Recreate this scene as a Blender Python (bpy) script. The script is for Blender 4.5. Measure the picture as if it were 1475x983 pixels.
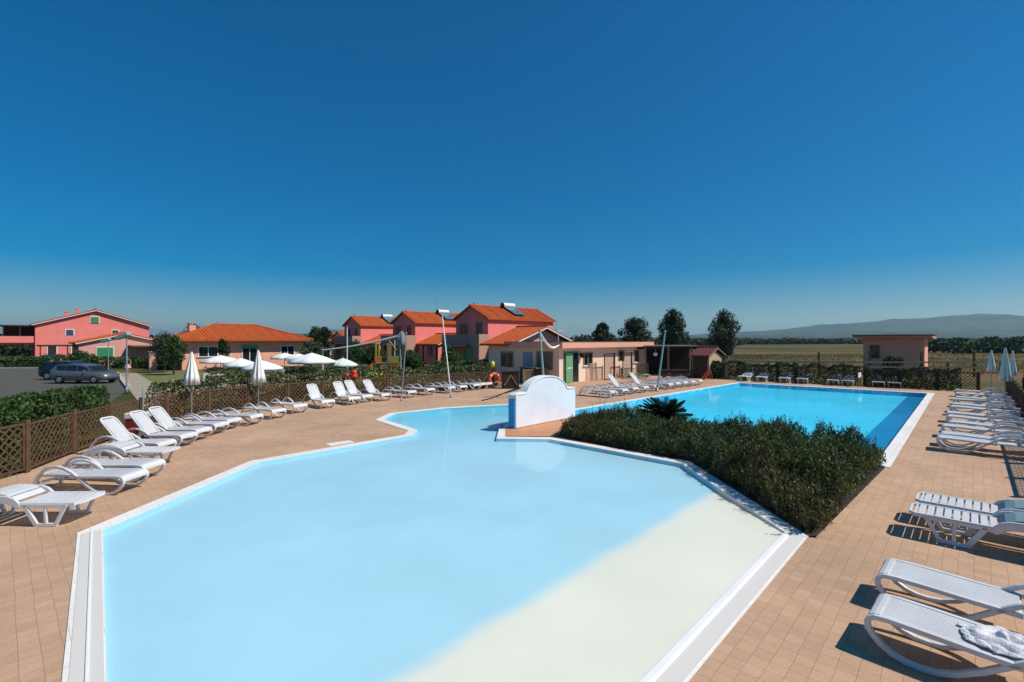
import bpy, bmesh, math, random
import numpy as np
from mathutils import Vector, Matrix, noise
from mathutils.geometry import tessellate_polygon

random.seed(7); RNG = np.random.default_rng(7)
for o in list(bpy.data.objects): bpy.data.objects.remove(o)
S = bpy.context.scene
COL = S.collection
R = math.radians

# ------------------------------------------------------------------ camera
F, CX, HY, H = 700.0, 737.5, 489.5, 3.0        # focal length in photo pixels, centre, horizon row, eye height
cd = bpy.data.cameras.new('camera'); cam = bpy.data.objects.new('camera', cd); COL.objects.link(cam)
cam.location = (0, 0, H); cam.rotation_euler = (R(90), 0, 0)
cd.sensor_width = 36; cd.lens = 36 * F / 1475; cd.shift_y = -(491.5 - HY) / 1475
cd.clip_start = 0.1; cd.clip_end = 60000
S.camera = cam

# ------------------------------------------------------------------ light
SUN_EL = 50.0
sx, sy = 0.975, -0.20
n_ = math.hypot(sx, sy); sx /= n_; sy /= n_
sun_dir = Vector((sx * math.cos(R(SUN_EL)), sy * math.cos(R(SUN_EL)), math.sin(R(SUN_EL))))
sd = bpy.data.lights.new('sun', 'SUN'); sd.energy = 4.7; sd.angle = R(0.5); sd.color = (1.0, 0.94, 0.85)
sun = bpy.data.objects.new('sun', sd); COL.objects.link(sun)
sun.rotation_euler = (-sun_dir).to_track_quat('-Z', 'Y').to_euler()
W = bpy.data.worlds.new('World'); S.world = W; W.use_nodes = True
nt = W.node_tree; nt.nodes.clear()
wo = nt.nodes.new('ShaderNodeOutputWorld'); bg = nt.nodes.new('ShaderNodeBackground')
sky = nt.nodes.new('ShaderNodeTexSky'); sky.sky_type = 'NISHITA'; sky.sun_disc = False
sky.sun_elevation = R(SUN_EL); sky.sun_rotation = math.atan2(sx, sy)
sky.altitude = 0; sky.air_density = 1.0; sky.dust_density = 0.3; sky.ozone_density = 8.0
hs = nt.nodes.new('ShaderNodeHueSaturation'); hs.inputs['Saturation'].default_value = 1.8; hs.inputs['Hue'].default_value = .499
gm = nt.nodes.new('ShaderNodeGamma'); gm.inputs['Gamma'].default_value = 0.8
nt.links.new(sky.outputs[0], gm.inputs['Color']); nt.links.new(gm.outputs[0], hs.inputs['Color']); nt.links.new(hs.outputs[0], bg.inputs[0])
bg.inputs[1].default_value = 0.118
nt.links.new(bg.outputs[0], wo.inputs[0])
S.view_settings.view_transform = 'Standard'; S.view_settings.look = 'None'
S.view_settings.exposure = 0.0; S.view_settings.gamma = 1.0; S.view_settings.use_curve_mapping = False
S.render.engine = 'CYCLES'
S.cycles.use_denoising = True
S.cycles.max_bounces = 8; S.cycles.transparent_max_bounces = 16
S.cycles.volume_bounces = 0

# ------------------------------------------------------------------ geometry of the place
def G(px, py, z=0.0):
    Y = F * (H - z) / (py - HY)
    return Vector(((px - CX) / F * Y, Y, z))
def AT(px, py, Y):
    return Vector(((px - CX) / F * Y, Y, H - (py - HY) / F * Y))
AX = Vector((0.687, 0.7266, 0)); BX = Vector((-0.7266, 0.687, 0))     # long axis of the big pool and its left-hand normal
ANG = math.atan2(AX.y, AX.x)

# ------------------------------------------------------------------ materials
MATS = {}
def mat(name, col, rough=0.6, var=0.12, scale=8.0, bump=0.0, bscale=None, spec=0.4, metal=0.0):
    if name in MATS: return MATS[name]
    m = bpy.data.materials.new(name); m.use_nodes = True; t = m.node_tree
    b = t.nodes['Principled BSDF']
    b.inputs['Roughness'].default_value = rough; b.inputs['Metallic'].default_value = metal
    b.inputs['Specular IOR Level'].default_value = spec
    tc = t.nodes.new('ShaderNodeTexCoord')
    nz = t.nodes.new('ShaderNodeTexNoise'); nz.inputs['Scale'].default_value = scale; nz.inputs['Detail'].default_value = 5
    t.links.new(tc.outputs['Object'], nz.inputs['Vector'])
    mx = t.nodes.new('ShaderNodeMix'); mx.data_type = 'RGBA'
    lo = [c * (1 - var) for c in col]; hi = [min(1, c * (1 + var)) for c in col]
    mx.inputs[6].default_value = (*lo, 1); mx.inputs[7].default_value = (*hi, 1)
    rp = t.nodes.new('ShaderNodeMapRange'); rp.inputs[1].default_value = .3; rp.inputs[2].default_value = .7
    t.links.new(nz.outputs['Fac'], rp.inputs[0]); t.links.new(rp.outputs[0], mx.inputs[0])
    t.links.new(mx.outputs[2], b.inputs['Base Color'])
    if bump:
        n2 = t.nodes.new('ShaderNodeTexNoise'); n2.inputs['Scale'].default_value = bscale or scale * 6; n2.inputs['Detail'].default_value = 4
        t.links.new(tc.outputs['Object'], n2.inputs['Vector'])
        bp = t.nodes.new('ShaderNodeBump'); bp.inputs['Strength'].default_value = bump; bp.inputs['Distance'].default_value = 0.02
        t.links.new(n2.outputs['Fac'], bp.inputs['Height']); t.links.new(bp.outputs[0], b.inputs['Normal'])
    MATS[name] = m
    return m

def leaf_mat(name, c1, c2, c3=None, rough=0.55, trans=0.25):
    if name in MATS: return MATS[name]
    m = bpy.data.materials.new(name); m.use_nodes = True; t = m.node_tree
    b = t.nodes['Principled BSDF']; b.inputs['Roughness'].default_value = rough; b.inputs['Specular IOR Level'].default_value = .3
    g = t.nodes.new('ShaderNodeNewGeometry'); r = t.nodes.new('ShaderNodeValToRGB')
    r.color_ramp.elements[0].color = (*c1, 1); r.color_ramp.elements[1].color = (*c2, 1)
    r.color_ramp.elements[0].position = 0.0; r.color_ramp.elements[1].position = .9
    if c3:
        e = r.color_ramp.elements.new(.97); e.color = (*c3, 1)
    t.links.new(g.outputs['Random Per Island'], r.inputs[0]); 
    tc = t.nodes.new('ShaderNodeTexCoord'); nz = t.nodes.new('ShaderNodeTexNoise'); nz.inputs['Scale'].default_value = 2.2
    t.links.new(tc.outputs['Object'], nz.inputs['Vector'])
    hsv = t.nodes.new('ShaderNodeHueSaturation')
    mr = t.nodes.new('ShaderNodeMapRange'); mr.inputs[1].default_value = .3; mr.inputs[2].default_value = .7; mr.inputs[3].default_value = .5; mr.inputs[4].default_value = 1.6
    t.links.new(nz.outputs['Fac'], mr.inputs[0]); t.links.new(mr.outputs[0], hsv.inputs['Value']); t.links.new(r.outputs[0], hsv.inputs['Color'])
    t.links.new(hsv.outputs[0], b.inputs['Base Color'])
    tl = t.nodes.new('ShaderNodeBsdfTranslucent'); t.links.new(hsv.outputs[0], tl.inputs[0])
    ms = t.nodes.new('ShaderNodeMixShader'); ms.inputs[0].default_value = trans
    t.links.new(b.outputs[0], ms.inputs[1]); t.links.new(tl.outputs[0], ms.inputs[2])
    t.links.new(ms.outputs[0], t.nodes['Material Output'].inputs[0])
    MATS[name] = m
    return m

def tile_mat(name, c1, c2, mortar, size=.2, rough=.7, msize=.004, rot=ANG, stain=.25, stain_scale=.35, offset=0.0, bump=.4, patch=None):
    m = bpy.data.materials.new(name); m.use_nodes = True; t = m.node_tree
    b = t.nodes['Principled BSDF']; b.inputs['Roughness'].default_value = rough; b.inputs['Specular IOR Level'].default_value = .25
    tc = t.nodes.new('ShaderNodeTexCoord'); mp = t.nodes.new('ShaderNodeMapping'); mp.inputs['Rotation'].default_value = (0, 0, -rot)
    t.links.new(tc.outputs['Object'], mp.inputs[0])
    nw = t.nodes.new('ShaderNodeTexNoise'); nw.inputs['Scale'].default_value = .9; t.links.new(tc.outputs['Object'], nw.inputs['Vector'])
    vm = t.nodes.new('ShaderNodeVectorMath'); vm.operation = 'SCALE'; vm.inputs['Scale'].default_value = .05
    t.links.new(nw.outputs['Color'], vm.inputs[0])
    va = t.nodes.new('ShaderNodeVectorMath'); va.operation = 'ADD'; t.links.new(mp.outputs[0], va.inputs[0]); t.links.new(vm.outputs[0], va.inputs[1])
    br = t.nodes.new('ShaderNodeTexBrick'); br.offset = offset; br.squash = 1
    br.inputs['Scale'].default_value = 1; br.inputs['Brick Width'].default_value = size; br.inputs['Row Height'].default_value = size
    br.inputs['Mortar Size'].default_value = msize; br.inputs['Mortar Smooth'].default_value = .3
    br.inputs['Color1'].default_value = (*c1, 1); br.inputs['Color2'].default_value = (*c2, 1); br.inputs['Mortar'].default_value = (*mortar, 1)
    t.links.new(va.outputs[0] if msize < .01 and name == 'deck_paving' else mp.outputs[0], br.inputs['Vector'])
    nz = t.nodes.new('ShaderNodeTexNoise'); nz.inputs['Scale'].default_value = stain_scale; nz.inputs['Detail'].default_value = 8; nz.inputs['Roughness'].default_value = .65
    t.links.new(tc.outputs['Object'], nz.inputs['Vector'])
    mr = t.nodes.new('ShaderNodeMapRange'); mr.inputs[1].default_value = .3; mr.inputs[2].default_value = .7; mr.inputs[3].default_value = 1 - stain; mr.inputs[4].default_value = 1 + stain * .5
    t.links.new(nz.outputs['Fac'], mr.inputs[0])
    n3 = t.nodes.new('ShaderNodeTexNoise'); n3.inputs['Scale'].default_value = 40; n3.inputs['Detail'].default_value = 3; t.links.new(tc.outputs['Object'], n3.inputs['Vector'])
    mr3 = t.nodes.new('ShaderNodeMapRange'); mr3.inputs[1].default_value = .3; mr3.inputs[2].default_value = .7; mr3.inputs[3].default_value = .92; mr3.inputs[4].default_value = 1.08
    t.links.new(n3.outputs['Fac'], mr3.inputs[0])
    mm = t.nodes.new('ShaderNodeMath'); mm.operation = 'MULTIPLY'; t.links.new(mr.outputs[0], mm.inputs[0]); t.links.new(mr3.outputs[0], mm.inputs[1])
    hsv = t.nodes.new('ShaderNodeHueSaturation'); t.links.new(br.outputs['Color'], hsv.inputs['Color']); t.links.new(mm.outputs[0], hsv.inputs['Value'])
    t.links.new(hsv.outputs[0], b.inputs['Base Color'])
    if bump:
        bp = t.nodes.new('ShaderNodeBump'); bp.inputs['Strength'].default_value = bump; bp.inputs['Distance'].default_value = .004; bp.invert = True
        t.links.new(br.outputs['Fac'], bp.inputs['Height']); t.links.new(bp.outputs[0], b.inputs['Normal'])
    MATS[name] = m
    return m

def roof_mat():
    m = bpy.data.materials.new('terracotta_tiles'); m.use_nodes = True; t = m.node_tree
    b = t.nodes['Principled BSDF']; b.inputs['Roughness'].default_value = .8; b.inputs['Specular IOR Level'].default_value = .2
    tc = t.nodes.new('ShaderNodeTexCoord')
    nz = t.nodes.new('ShaderNodeTexNoise'); nz.inputs['Scale'].default_value = 3.5; nz.inputs['Detail'].default_value = 6; nz.inputs['Roughness'].default_value = .75
    t.links.new(tc.outputs['Object'], nz.inputs['Vector'])
    r = t.nodes.new('ShaderNodeValToRGB'); r.color_ramp.elements[0].position = .3; r.color_ramp.elements[1].position = .72
    r.color_ramp.elements[0].color = (.33, .06, .018, 1); r.color_ramp.elements[1].color = (.58, .135, .03, 1)
    t.links.new(nz.outputs['Fac'], r.inputs[0])
    t.links.new(r.outputs[0], b.inputs['Base Color'])
    wv = t.nodes.new('ShaderNodeTexWave'); wv.inputs['Scale'].default_value = 1.3; wv.inputs['Distortion'].default_value = .4
    t.links.new(tc.outputs['Object'], wv.inputs['Vector'])
    bp = t.nodes.new('ShaderNodeBump'); bp.inputs['Strength'].default_value = .5; bp.inputs['Distance'].default_value = .05
    t.links.new(wv.outputs['Fac'], bp.inputs['Height']); t.links.new(bp.outputs[0], b.inputs['Normal'])
    MATS['roof'] = m; return m

M_ROOF = roof_mat()
M_PINK = mat('coral_render', (.85, .235, .195), .9, .07, .8, .15)
M_PINK2 = mat('pale_pink_render', (.72, .36, .29), .9, .06, .8, .15)
M_SALMON = mat('salmon_render', (.82, .40, .27), .9, .07, .8, .15)
M_PEACH = mat('peach_render', (.86, .61, .46), .9, .07, .7, .15)
M_MAUVE = mat('dusty_pink_render', (.82, .40, .27), .9, .08, .7, .15)
M_WHITE_P = mat('white_plastic', (.63, .63, .625), .38, .07, 2.2, 0, spec=.5)
M_WHITE = mat('white_paint', (.8, .8, .79), .6, .05, 2)
M_FOUNT = mat('white_render', (.76, .83, .89), .75, .05, 1.6, .25, 30)
M_BLUE = mat('azure_tile', (.02, .27, .58), .5, .12, 5)
M_CANVAS = mat('white_canvas', (.78, .78, .74), .9, .05, 4)
M_CANVASG = mat('pale_green_canvas', (.66, .72, .64), .9, .05, 4)
M_WOOD = mat('brown_stained_wood', (.11, .058, .028), .75, .3, 6, .3)
M_WOODD = mat('dark_stained_wood', (.035, .018, .012), .75, .3, 6, .3)
M_WOODP = mat('weathered_wood', (.26, .19, .12), .8, .25, 6, .3)
M_STEEL = mat('steel', (.55, .57, .58), .3, .08, 10, metal=.9)
M_GREYM = mat('grey_metal', (.32, .33, .34), .5, .1, 6, metal=.3)
M_TEAL = mat('grey_green_paint', (.25, .36, .36), .5, .1, 6)
M_GREEN = mat('green_shutter', (.05, .30, .12), .6, .1, 6)
M_GREENL = mat('faded_green_door', (.16, .34, .17), .6, .1, 6)
M_DARK = mat('dark_glass', (.012, .016, .02), .12, .2, 4, spec=.6)
M_BLACK = mat('black_rubber', (.015, .015, .015), .8, .2, 6)
M_RED = mat('orange_red_plastic', (.72, .05, .02), .4, .08, 6)
M_YELLOW = mat('yellow_plastic', (.75, .55, .03), .45, .08, 6)
M_ORANGE = mat('orange_plastic', (.75, .22, .02), .45, .08, 6)
M_GREENP = mat('green_plastic', (.05, .40, .07), .45, .08, 6)
M_BARK = mat('bark', (.11, .08, .055), .9, .3, 9, .5)
M_PAD = mat('blue_grey_fabric', (.16, .25, .29), .85, .1, 10, .2)
M_SOIL = mat('dark_soil', (.035, .025, .018), .95, .35, 3, .5)
M_TERRA = mat('terracotta_paving', (.52, .24, .13), .8, .15, 4)
M_CREAM = mat('cream_boards', (.50, .36, .22), .8, .1, 5)
M_REDROOF = mat('dark_red_felt', (.11, .022, .024), .8, .2, 4)
M_SKIN = mat('skin', (.45, .22, .14), .6, .05, 8)
M_TOWEL = mat('white_towel', (.70, .69, .70), .95, .05, 12, .6, 60)
M_TURQ = mat('teal_plastic', (.06, .33, .31), .5, .1, 6)

# ------------------------------------------------------------------ mesh helper
class MB:
    def __init__(s): s.v = []; s.f = []; s.sm = []
    def add(s, vs, fs, smooth=False):
        k = len(s.v); s.v += [tuple(p) for p in vs]
        s.f += [tuple(i + k for i in f) for f in fs]; s.sm += [smooth] * len(fs)
    def box(s, x0, x1, y0, y1, z0, z1, M=None):
        vs = [Vector(p) for p in ((x0,y0,z0),(x1,y0,z0),(x1,y1,z0),(x0,y1,z0),(x0,y0,z1),(x1,y0,z1),(x1,y1,z1),(x0,y1,z1))]
        if M is not None: vs = [M @ p for p in vs]
        s.add(vs, [(0,3,2,1),(4,5,6,7),(0,1,5,4),(1,2,6,5),(2,3,7,6),(3,0,4,7)])
    def tube(s, p0, p1, r0, r1=None, n=8):
        r1 = r0 if r1 is None else r1
        p0, p1 = Vector(p0), Vector(p1); d = (p1 - p0).normalized()
        u = d.orthogonal().normalized(); w = d.cross(u)
        vs = []
        for p, r in ((p0, r0), (p1, r1)):
            for i in range(n):
                a = 2 * math.pi * i / n; vs.append(p + (u * math.cos(a) + w * math.sin(a)) * r)
        s.add(vs, [(i, (i + 1) % n, n + (i + 1) % n, n + i) for i in range(n)], True)
        s.add(vs[:n], [tuple(range(n))[::-1]]); s.add(vs[n:], [tuple(range(n))])
    def path(s, pts, r, n=8):
        for a, b in zip(pts[:-1], pts[1:]): s.tube(a, b, r, r, n)
    def bar(s, p0, p1, w, t, up=(0, 0, 1)):
        p0, p1 = Vector(p0), Vector(p1); d = p1 - p0; L = d.length; d.normalize()
        side = d.cross(Vector(up)); side = side.normalized() if side.length > 1e-5 else d.orthogonal().normalized()
        u = side.cross(d)
        M = Matrix((( d.x, side.x, u.x, p0.x), (d.y, side.y, u.y, p0.y), (d.z, side.z, u.z, p0.z), (0, 0, 0, 1)))
        s.box(0, L, -w / 2, w / 2, -t / 2, t / 2, M)
    def ribbon(s, prof, y0, y1, t, smooth=True, closed=False):
        """a strip of thickness t that follows prof = [(x, z)] between y0 and y1"""
        n = len(prof); nor = []
        for i in range(n):
            a = Vector(prof[(i - 1) % n if closed else max(i - 1, 0)]); b = Vector(prof[(i + 1) % n if closed else min(i + 1, n - 1)])
            d = (b - a).normalized(); nor.append(Vector((-d.y, d.x)))
        vs = []
        for (x, z), q in zip(prof, nor):
            h = t / 2
            vs += [(x + q.x*h, y0, z + q.y*h), (x + q.x*h, y1, z + q.y*h), (x - q.x*h, y1, z - q.y*h), (x - q.x*h, y0, z - q.y*h)]
        fs = []
        m = n if closed else n - 1
        for i in range(m):
            a = 4 * i; b = 4 * ((i + 1) % n)
            for k in range(4): fs.append((a + k, a + (k + 1) % 4, b + (k + 1) % 4, b + k))
        if not closed: fs += [(0, 3, 2, 1), (4*n-4, 4*n-3, 4*n-2, 4*n-1)]
        s.add(vs, fs, False)
    def prism(s, poly, z0, z1):
        n = len(poly); vs = [(p[0], p[1], z0) for p in poly] + [(p[0], p[1], z1) for p in poly]
        s.add(vs, [tuple(range(n))[::-1], tuple(range(n, 2*n))] + [(i, (i+1) % n, n + (i+1) % n, n + i) for i in range(n)])
    def yprism(s, prof, y0, y1):
        """profile in x,z extruded along y"""
        n = len(prof); vs = [(p[0], y0, p[1]) for p in prof] + [(p[0], y1, p[1]) for p in prof]
        s.add(vs, [tuple(range(n)), tuple(range(n, 2*n))[::-1]] + [(i, n + i, n + (i+1) % n, (i+1) % n) for i in range(n)])
    def xprism(s, prof, x0, x1):
        """profile in y,z extruded along x"""
        n = len(prof); vs = [(x0, p[0], p[1]) for p in prof] + [(x1, p[0], p[1]) for p in prof]
        s.add(vs, [tuple(range(n))[::-1], tuple(range(n, 2*n))] + [(i, (i+1) % n, n + (i+1) % n, n + i) for i in range(n)])
    def lathe(s, prof, n=16, fold=0.0, k=8, c=(0, 0)):
        vs = []
        for r, z in prof:
            for i in range(n):
                a = 2 * math.pi * i / n; q = r * (1 + fold * math.cos(k * a)); vs.append((c[0] + q * math.cos(a), c[1] + q * math.sin(a), z))
        fs = []
        for j in range(len(prof) - 1):
            for i in range(n): fs.append((j*n + i, j*n + (i+1) % n, (j+1)*n + (i+1) % n, (j+1)*n + i))
        s.add(vs, fs, True)
    def build(s, name, m, parent=None, loc=None, bevel=0):
        me = bpy.data.meshes.new(name); me.from_pydata(s.v, [], s.f); me.update()
        me.polygons.foreach_set('use_smooth', s.sm)
        bm = bmesh.new(); bm.from_mesh(me); bmesh.ops.recalc_face_normals(bm, faces=bm.faces); bm.to_mesh(me); bm.free()
        me.materials.append(m)
        o = bpy.data.objects.new(name, me); COL.objects.link(o)
        if parent: o.parent = parent
        if loc: o.location = loc
        if bevel:
            b = o.modifiers.new('bevel', 'BEVEL'); b.width = bevel; b.segments = 2; b.limit_method = 'ANGLE'
        return o

def tag(o, label=None, cat=None, group=None, kind=None):
    if label: o['label'] = label
    if cat: o['category'] = cat
    if group: o['group'] = group
    if kind: o['kind'] = kind
    return o
def thing(name, label, cat, loc=(0, 0, 0), rz=0.0, group=None):
    o = bpy.data.objects.new(name, None); COL.objects.link(o); o.empty_display_size = .2
    o.location = loc; o.rotation_euler = (0, 0, rz)
    return tag(o, label, cat, group)
def dup(root, loc, rz, label=None, group=None):
    def cp(o, par):
        c = o.copy(); COL.objects.link(c); c.parent = par
        for ch in o.children: cp(ch, c)
        return c
    r = cp(root, None); r.location = loc; r.rotation_euler = (0, 0, rz)
    if label: r['label'] = label
    if group: r['group'] = group
    return r

def sheet(name, outer, holes=(), z=0.0, m=None, kind='structure', zfun=None):
    polys = [[Vector((p[0], p[1], 0)) for p in outer]] + [[Vector((p[0], p[1], 0)) for p in h] for h in holes]
    flat = [p for q in polys for p in q]
    tris = tessellate_polygon(polys)
    me = bpy.data.meshes.new(name)
    me.from_pydata([(p.x, p.y, zfun(p) if zfun else z) for p in flat], [], [tuple(t) for t in tris]); me.update()
    bm = bmesh.new(); bm.from_mesh(me)
    for f in bm.faces:
        f.normal_update()
        if f.normal.z < 0: f.normal_flip()
    bm.to_mesh(me); bm.free()
    me.materials.append(m)
    o = bpy.data.objects.new(name, me); COL.objects.link(o)
    if kind: o['kind'] = kind
    return o

def area2(p): return sum(p[i][0]*p[(i+1) % len(p)][1] - p[(i+1) % len(p)][0]*p[i][1] for i in range(len(p)))
def offset(poly, d):
    """move every edge of a closed polygon outwards by d (a number or one per edge)"""
    n = len(poly); sgn = 1 if area2(poly) > 0 else -1
    ds = d if isinstance(d, (list, tuple)) else [d] * n
    L = []
    for i in range(n):
        a = Vector(poly[i][:2]); b = Vector(poly[(i+1) % n][:2]); e = (b - a).normalized(); q = Vector((e.y, -e.x)) * sgn
        L.append((a + q * ds[i], e))
    out = []
    for i in range(n):
        p, e = L[i - 1]; q, f = L[i]
        den = e.x*f.y - e.y*f.x
        if abs(den) < 1e-4: out.append(q)
        else:
            t = ((q.x - p.x)*f.y - (q.y - p.y)*f.x) / den; out.append(p + e * t)
    return out

# ------------------------------------------------------------------ foliage
def leaf_mesh(name, P, size, m, parent=None, up=0.3, aspect=.45, dirs=None):
    P = np.asarray(P, float); n = len(P)
    d = RNG.normal(size=(n, 3)) if dirs is None else dirs + RNG.normal(size=(n, 3)) * .35
    d[:, 2] += up; d /= np.linalg.norm(d, axis=1, keepdims=True)
    q = RNG.normal(size=(n, 3)); s = np.cross(d, q); s /= np.linalg.norm(s, axis=1, keepdims=True)
    L = size * RNG.uniform(.6, 1.4, (n, 1)); w = L * aspect
    nrm = np.cross(d, s)
    v = np.stack([P - d*L*.5, P + s*w*.5 + nrm*L*.06, P + d*L*.5, P - s*w*.5 + nrm*L*.06], 1).reshape(-1, 3)
    me = bpy.data.meshes.new(name)
    me.vertices.add(4*n); me.vertices.foreach_set('co', v.ravel())
    me.loops.add(4*n); me.loops.foreach_set('vertex_index', np.arange(4*n, dtype=np.int32))
    me.polygons.add(n); me.polygons.foreach_set('loop_start', np.arange(0, 4*n, 4, dtype=np.int32)); me.polygons.foreach_set('loop_total', np.full(n, 4, dtype=np.int32))
    me.update(calc_edges=True); me.materials.append(m)
    o = bpy.data.objects.new(name, me); COL.objects.link(o)
    if parent: o.parent = parent
    return o

def nz2(x, y, s, o=0.0): return noise.noise(Vector((x * s + o, y * s - o, o * .37)))

LEAF_HEDGE = leaf_mat('hedge_leaves', (.018, .045, .012), (.07, .13, .028), (.16, .20, .06))
LEAF_DARK = leaf_mat('dark_leaves', (.010, .024, .009), (.035, .065, .018), (.07, .10, .03))
LEAF_TREE = leaf_mat('tree_leaves', (.018, .04, .016), (.06, .095, .04), (.12, .15, .08))
LEAF_OLIVE = leaf_mat('grey_green_leaves', (.03, .05, .025), (.09, .12, .06), (.16, .18, .10))
LEAF_ROSE = leaf_mat('rosemary_leaves', (.016, .036, .010), (.095, .135, .036), (.17, .15, .05))
LEAF_RED = leaf_mat('reddish_leaves', (.022, .032, .010), (.12, .12, .034), (.16, .06, .025))
LEAF_MIX = leaf_mat('mixed_dry_leaves', (.02, .05, .012), (.10, .14, .04), (.42, .32, .19))
LEAF_MIX.node_tree.nodes['Color Ramp'].color_ramp.elements[1].position = .78; LEAF_MIX.node_tree.nodes['Color Ramp'].color_ramp.elements[2].position = .84
LEAF_LIGHT = leaf_mat('fresh_leaves', (.03, .07, .012), (.13, .18, .035), (.2, .22, .05))
LEAF_CYCAD = leaf_mat('cycad_leaves', (.008, .022, .012), (.022, .05, .022))

def hedge(name, label, line, width, h, m=LEAF_HEDGE, dens=260, size=.13, cat='hedge', hvar=.22, seed=0.0, base=0.0):
    """foliage along a polyline of (x, y); leaves fill the shell of the hedge"""
    P = []; dens *= 2.2
    for (a, b) in zip(line[:-1], line[1:]):
        a, b = Vector(a[:2]), Vector(b[:2]); L = (b - a).length; e = (b - a) / L; q = Vector((-e.y, e.x))
        n = int(L * (2*h + width) * dens)
        s = RNG.uniform(-.02, 1.02, n) * L; c = RNG.uniform(0, 2*h + width, n); dep = RNG.exponential(.07, n)
        for i in range(n):
            x, y = a.x + e.x*s[i], a.y + e.y*s[i]
            hh = h * (1 + hvar * nz2(x, y, 1.1, seed) + hvar*.6*nz2(x, y, 3.7, seed + 5)); wv = width/2 * (1 + .25 * nz2(x, y, 1.3, seed + 9))
            if c[i] < h: off, z = wv - dep[i], c[i] / h * hh
            elif c[i] < 2*h: off, z = -wv + dep[i], (c[i] - h) / h * hh
            else: off, z = ((c[i] - 2*h) / width * 2 - 1) * wv, hh - dep[i] * .8 + max(0, RNG.normal(0, .03))
            r = max(0, z / hh - .75) / .25; off *= 1 - .25 * r * r
            P.append((x + q.x*off - line[0][0], y + q.y*off - line[0][1], z))
    o = leaf_mesh(name, P, size * .78, m, None, up=.35, aspect=.6); o.location = (line[0][0], line[0][1], base)
    return tag(o, label, cat)

def tree(name, label, x, y, h, r, trunk_h, m=LEAF_TREE, group=None, n=9000, size=.22, seed=0, squash=1.0, gaps=.35, cat='tree', base=0.0):
    rg = np.random.default_rng(100 + seed)
    root = thing(name, label, cat, (x, y, base), 0, group)
    t = MB(); lean = rg.normal(0, .04, 2)
    top = Vector((lean[0]*h, lean[1]*h, h * .72)); t0 = max(.06, h * .022)
    pts = [Vector((0, 0, -.05)), Vector((lean[0]*trunk_h, lean[1]*trunk_h, trunk_h)), top]
    t.tube(pts[0], pts[1], t0 * 1.3, t0 * .9, 9); t.tube(pts[1], pts[2], t0 * .9, t0 * .25, 8)
    clumps = []
    nb = 16
    for i in range(nb):
        f = (i + .5) / nb; st = pts[1].lerp(top, f * .9)
        a = i * 2.4 + rg.uniform(-.4, .4)
        zz = trunk_h + (h - trunk_h) * (f * .92 + .06)
        prof = math.sin(math.pi * min(1, max(.02, (zz - trunk_h*.7) / (h - trunk_h*.7)))) ** .75
        rad = r * prof * rg.uniform(.45, .95)
        en = Vector((math.cos(a) * rad + lean[0]*zz, math.sin(a) * rad + lean[1]*zz, zz))
        t.tube(st, en, t0 * .4 * (1 - .5 * f), t0 * .08, 5)
        clumps.append((en, r * rg.uniform(.26, .48)))
        clumps.append((st.lerp(en, .55) + Vector(rg.normal(0, r*.12, 3)), r * rg.uniform(.22, .42)))
    clumps.append((Vector((lean[0]*h, lean[1]*h, h - r*.25)), r * .3))
    P = []
    wsum = sum(c[1]**2 for c in clumps)
    for c, cr in clumps:
        k = int(n * cr*cr / wsum)
        d = rg.normal(size=(k, 3)); d /= np.linalg.norm(d, axis=1, keepdims=True)
        rr = cr * rg.uniform(.25, 1.0, (k, 1)) ** .6 * (1 + .25 * np.sin(d[:, :1]*7 + c.x*5) * np.sin(d[:, 1:2]*6 + c.z*3))
        p = np.array(c) + d * rr * np.array([1, 1, squash]); P.append(p)
    P = np.concatenate(P)
    t.build('trunk', M_BARK, root)
    leaf_mesh('crown', P, size, m, root, up=.0)
    return root

# ================================================================== SETTING
# pool outline (edge of the water), clockwise from the left gutter
def g2(px, py): p = G(px, py); return (p.x, p.y)
W1 = g2(148, 765); W2 = (-1.325, 1.645); W3 = g2(1131, 768); W4 = g2(982, 668.5); W5 = g2(792, 633.5); W6 = g2(715, 632.5)
W7 = (-.43, 16.35); W8 = (2.25, 19.15); W9 = (2.95, 17.45); W10 = g2(1262, 667.5); W11 = g2(1336, 567); W12 = g2(1066, 552)
W13 = g2(831, 591); W14 = (2.05, 20.0); W15 = (.72, 22.5); W16 = g2(733, 583.8); W17 = g2(640, 588.8); W18 = g2(570, 596.5)
W19 = g2(553, 604.8); W20 = g2(602, 620); W21 = g2(595, 628); W22 = g2(374, 666.5)
PEN = [W16, W17, W18, W19, W20, W21, W22, W1]
POOL = [W1, W2, W3, W4, W5, W6, W7, W8, W9, W10, W11, W12, W13, W14, W15] + PEN[:-1]
COPE = offset(POOL, .30)
ISLAND = [W3, W4, W5, W6, W7, W8, W9, W10]

FENCE = [(-11.0, 6.4), (-11.0, 8.2), (-10.98, 9.6)] + [g2(38, 681), g2(106, 654)] + [(-11.9, 14.4), (-12.2, 16.0)] + [g2(240, 608.4), g2(300, 597), g2(357, 588.8), g2(414, 580.8), g2(464, 575.7), g2(510, 571.4), g2(557, 568.6), g2(600, 565.2), g2(638, 562.3), g2(675, 560.2), g2(710, 558.2)]
FH = [1.13, 1.13, 1.13, 1.12, 1.09, 1.06, 1.04, 1.02, .99, .97, .94, .93, .93, .95, .96, .97, .98, 1.0]
RF0 = Vector((13.6, 12.35))                                      # a point of the right-hand fence
def RF(t): return (RF0.x + AX.x*t, RF0.y + AX.y*t)
HEDGE_FAR = [(16.4, 37.3), (26.4, 27.9)]
DECK = [(-11.2, -6), (-11.2, 9.6)] + [(p[0] - .12, p[1] + .1) for p in FENCE[3:]] + [(-2.5, 36), (8, 47), (13.0, 42.0), (16.2, 37.6), (26.5, 28.2), RF(20), RF(-16), (2.6, -6)]

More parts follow.
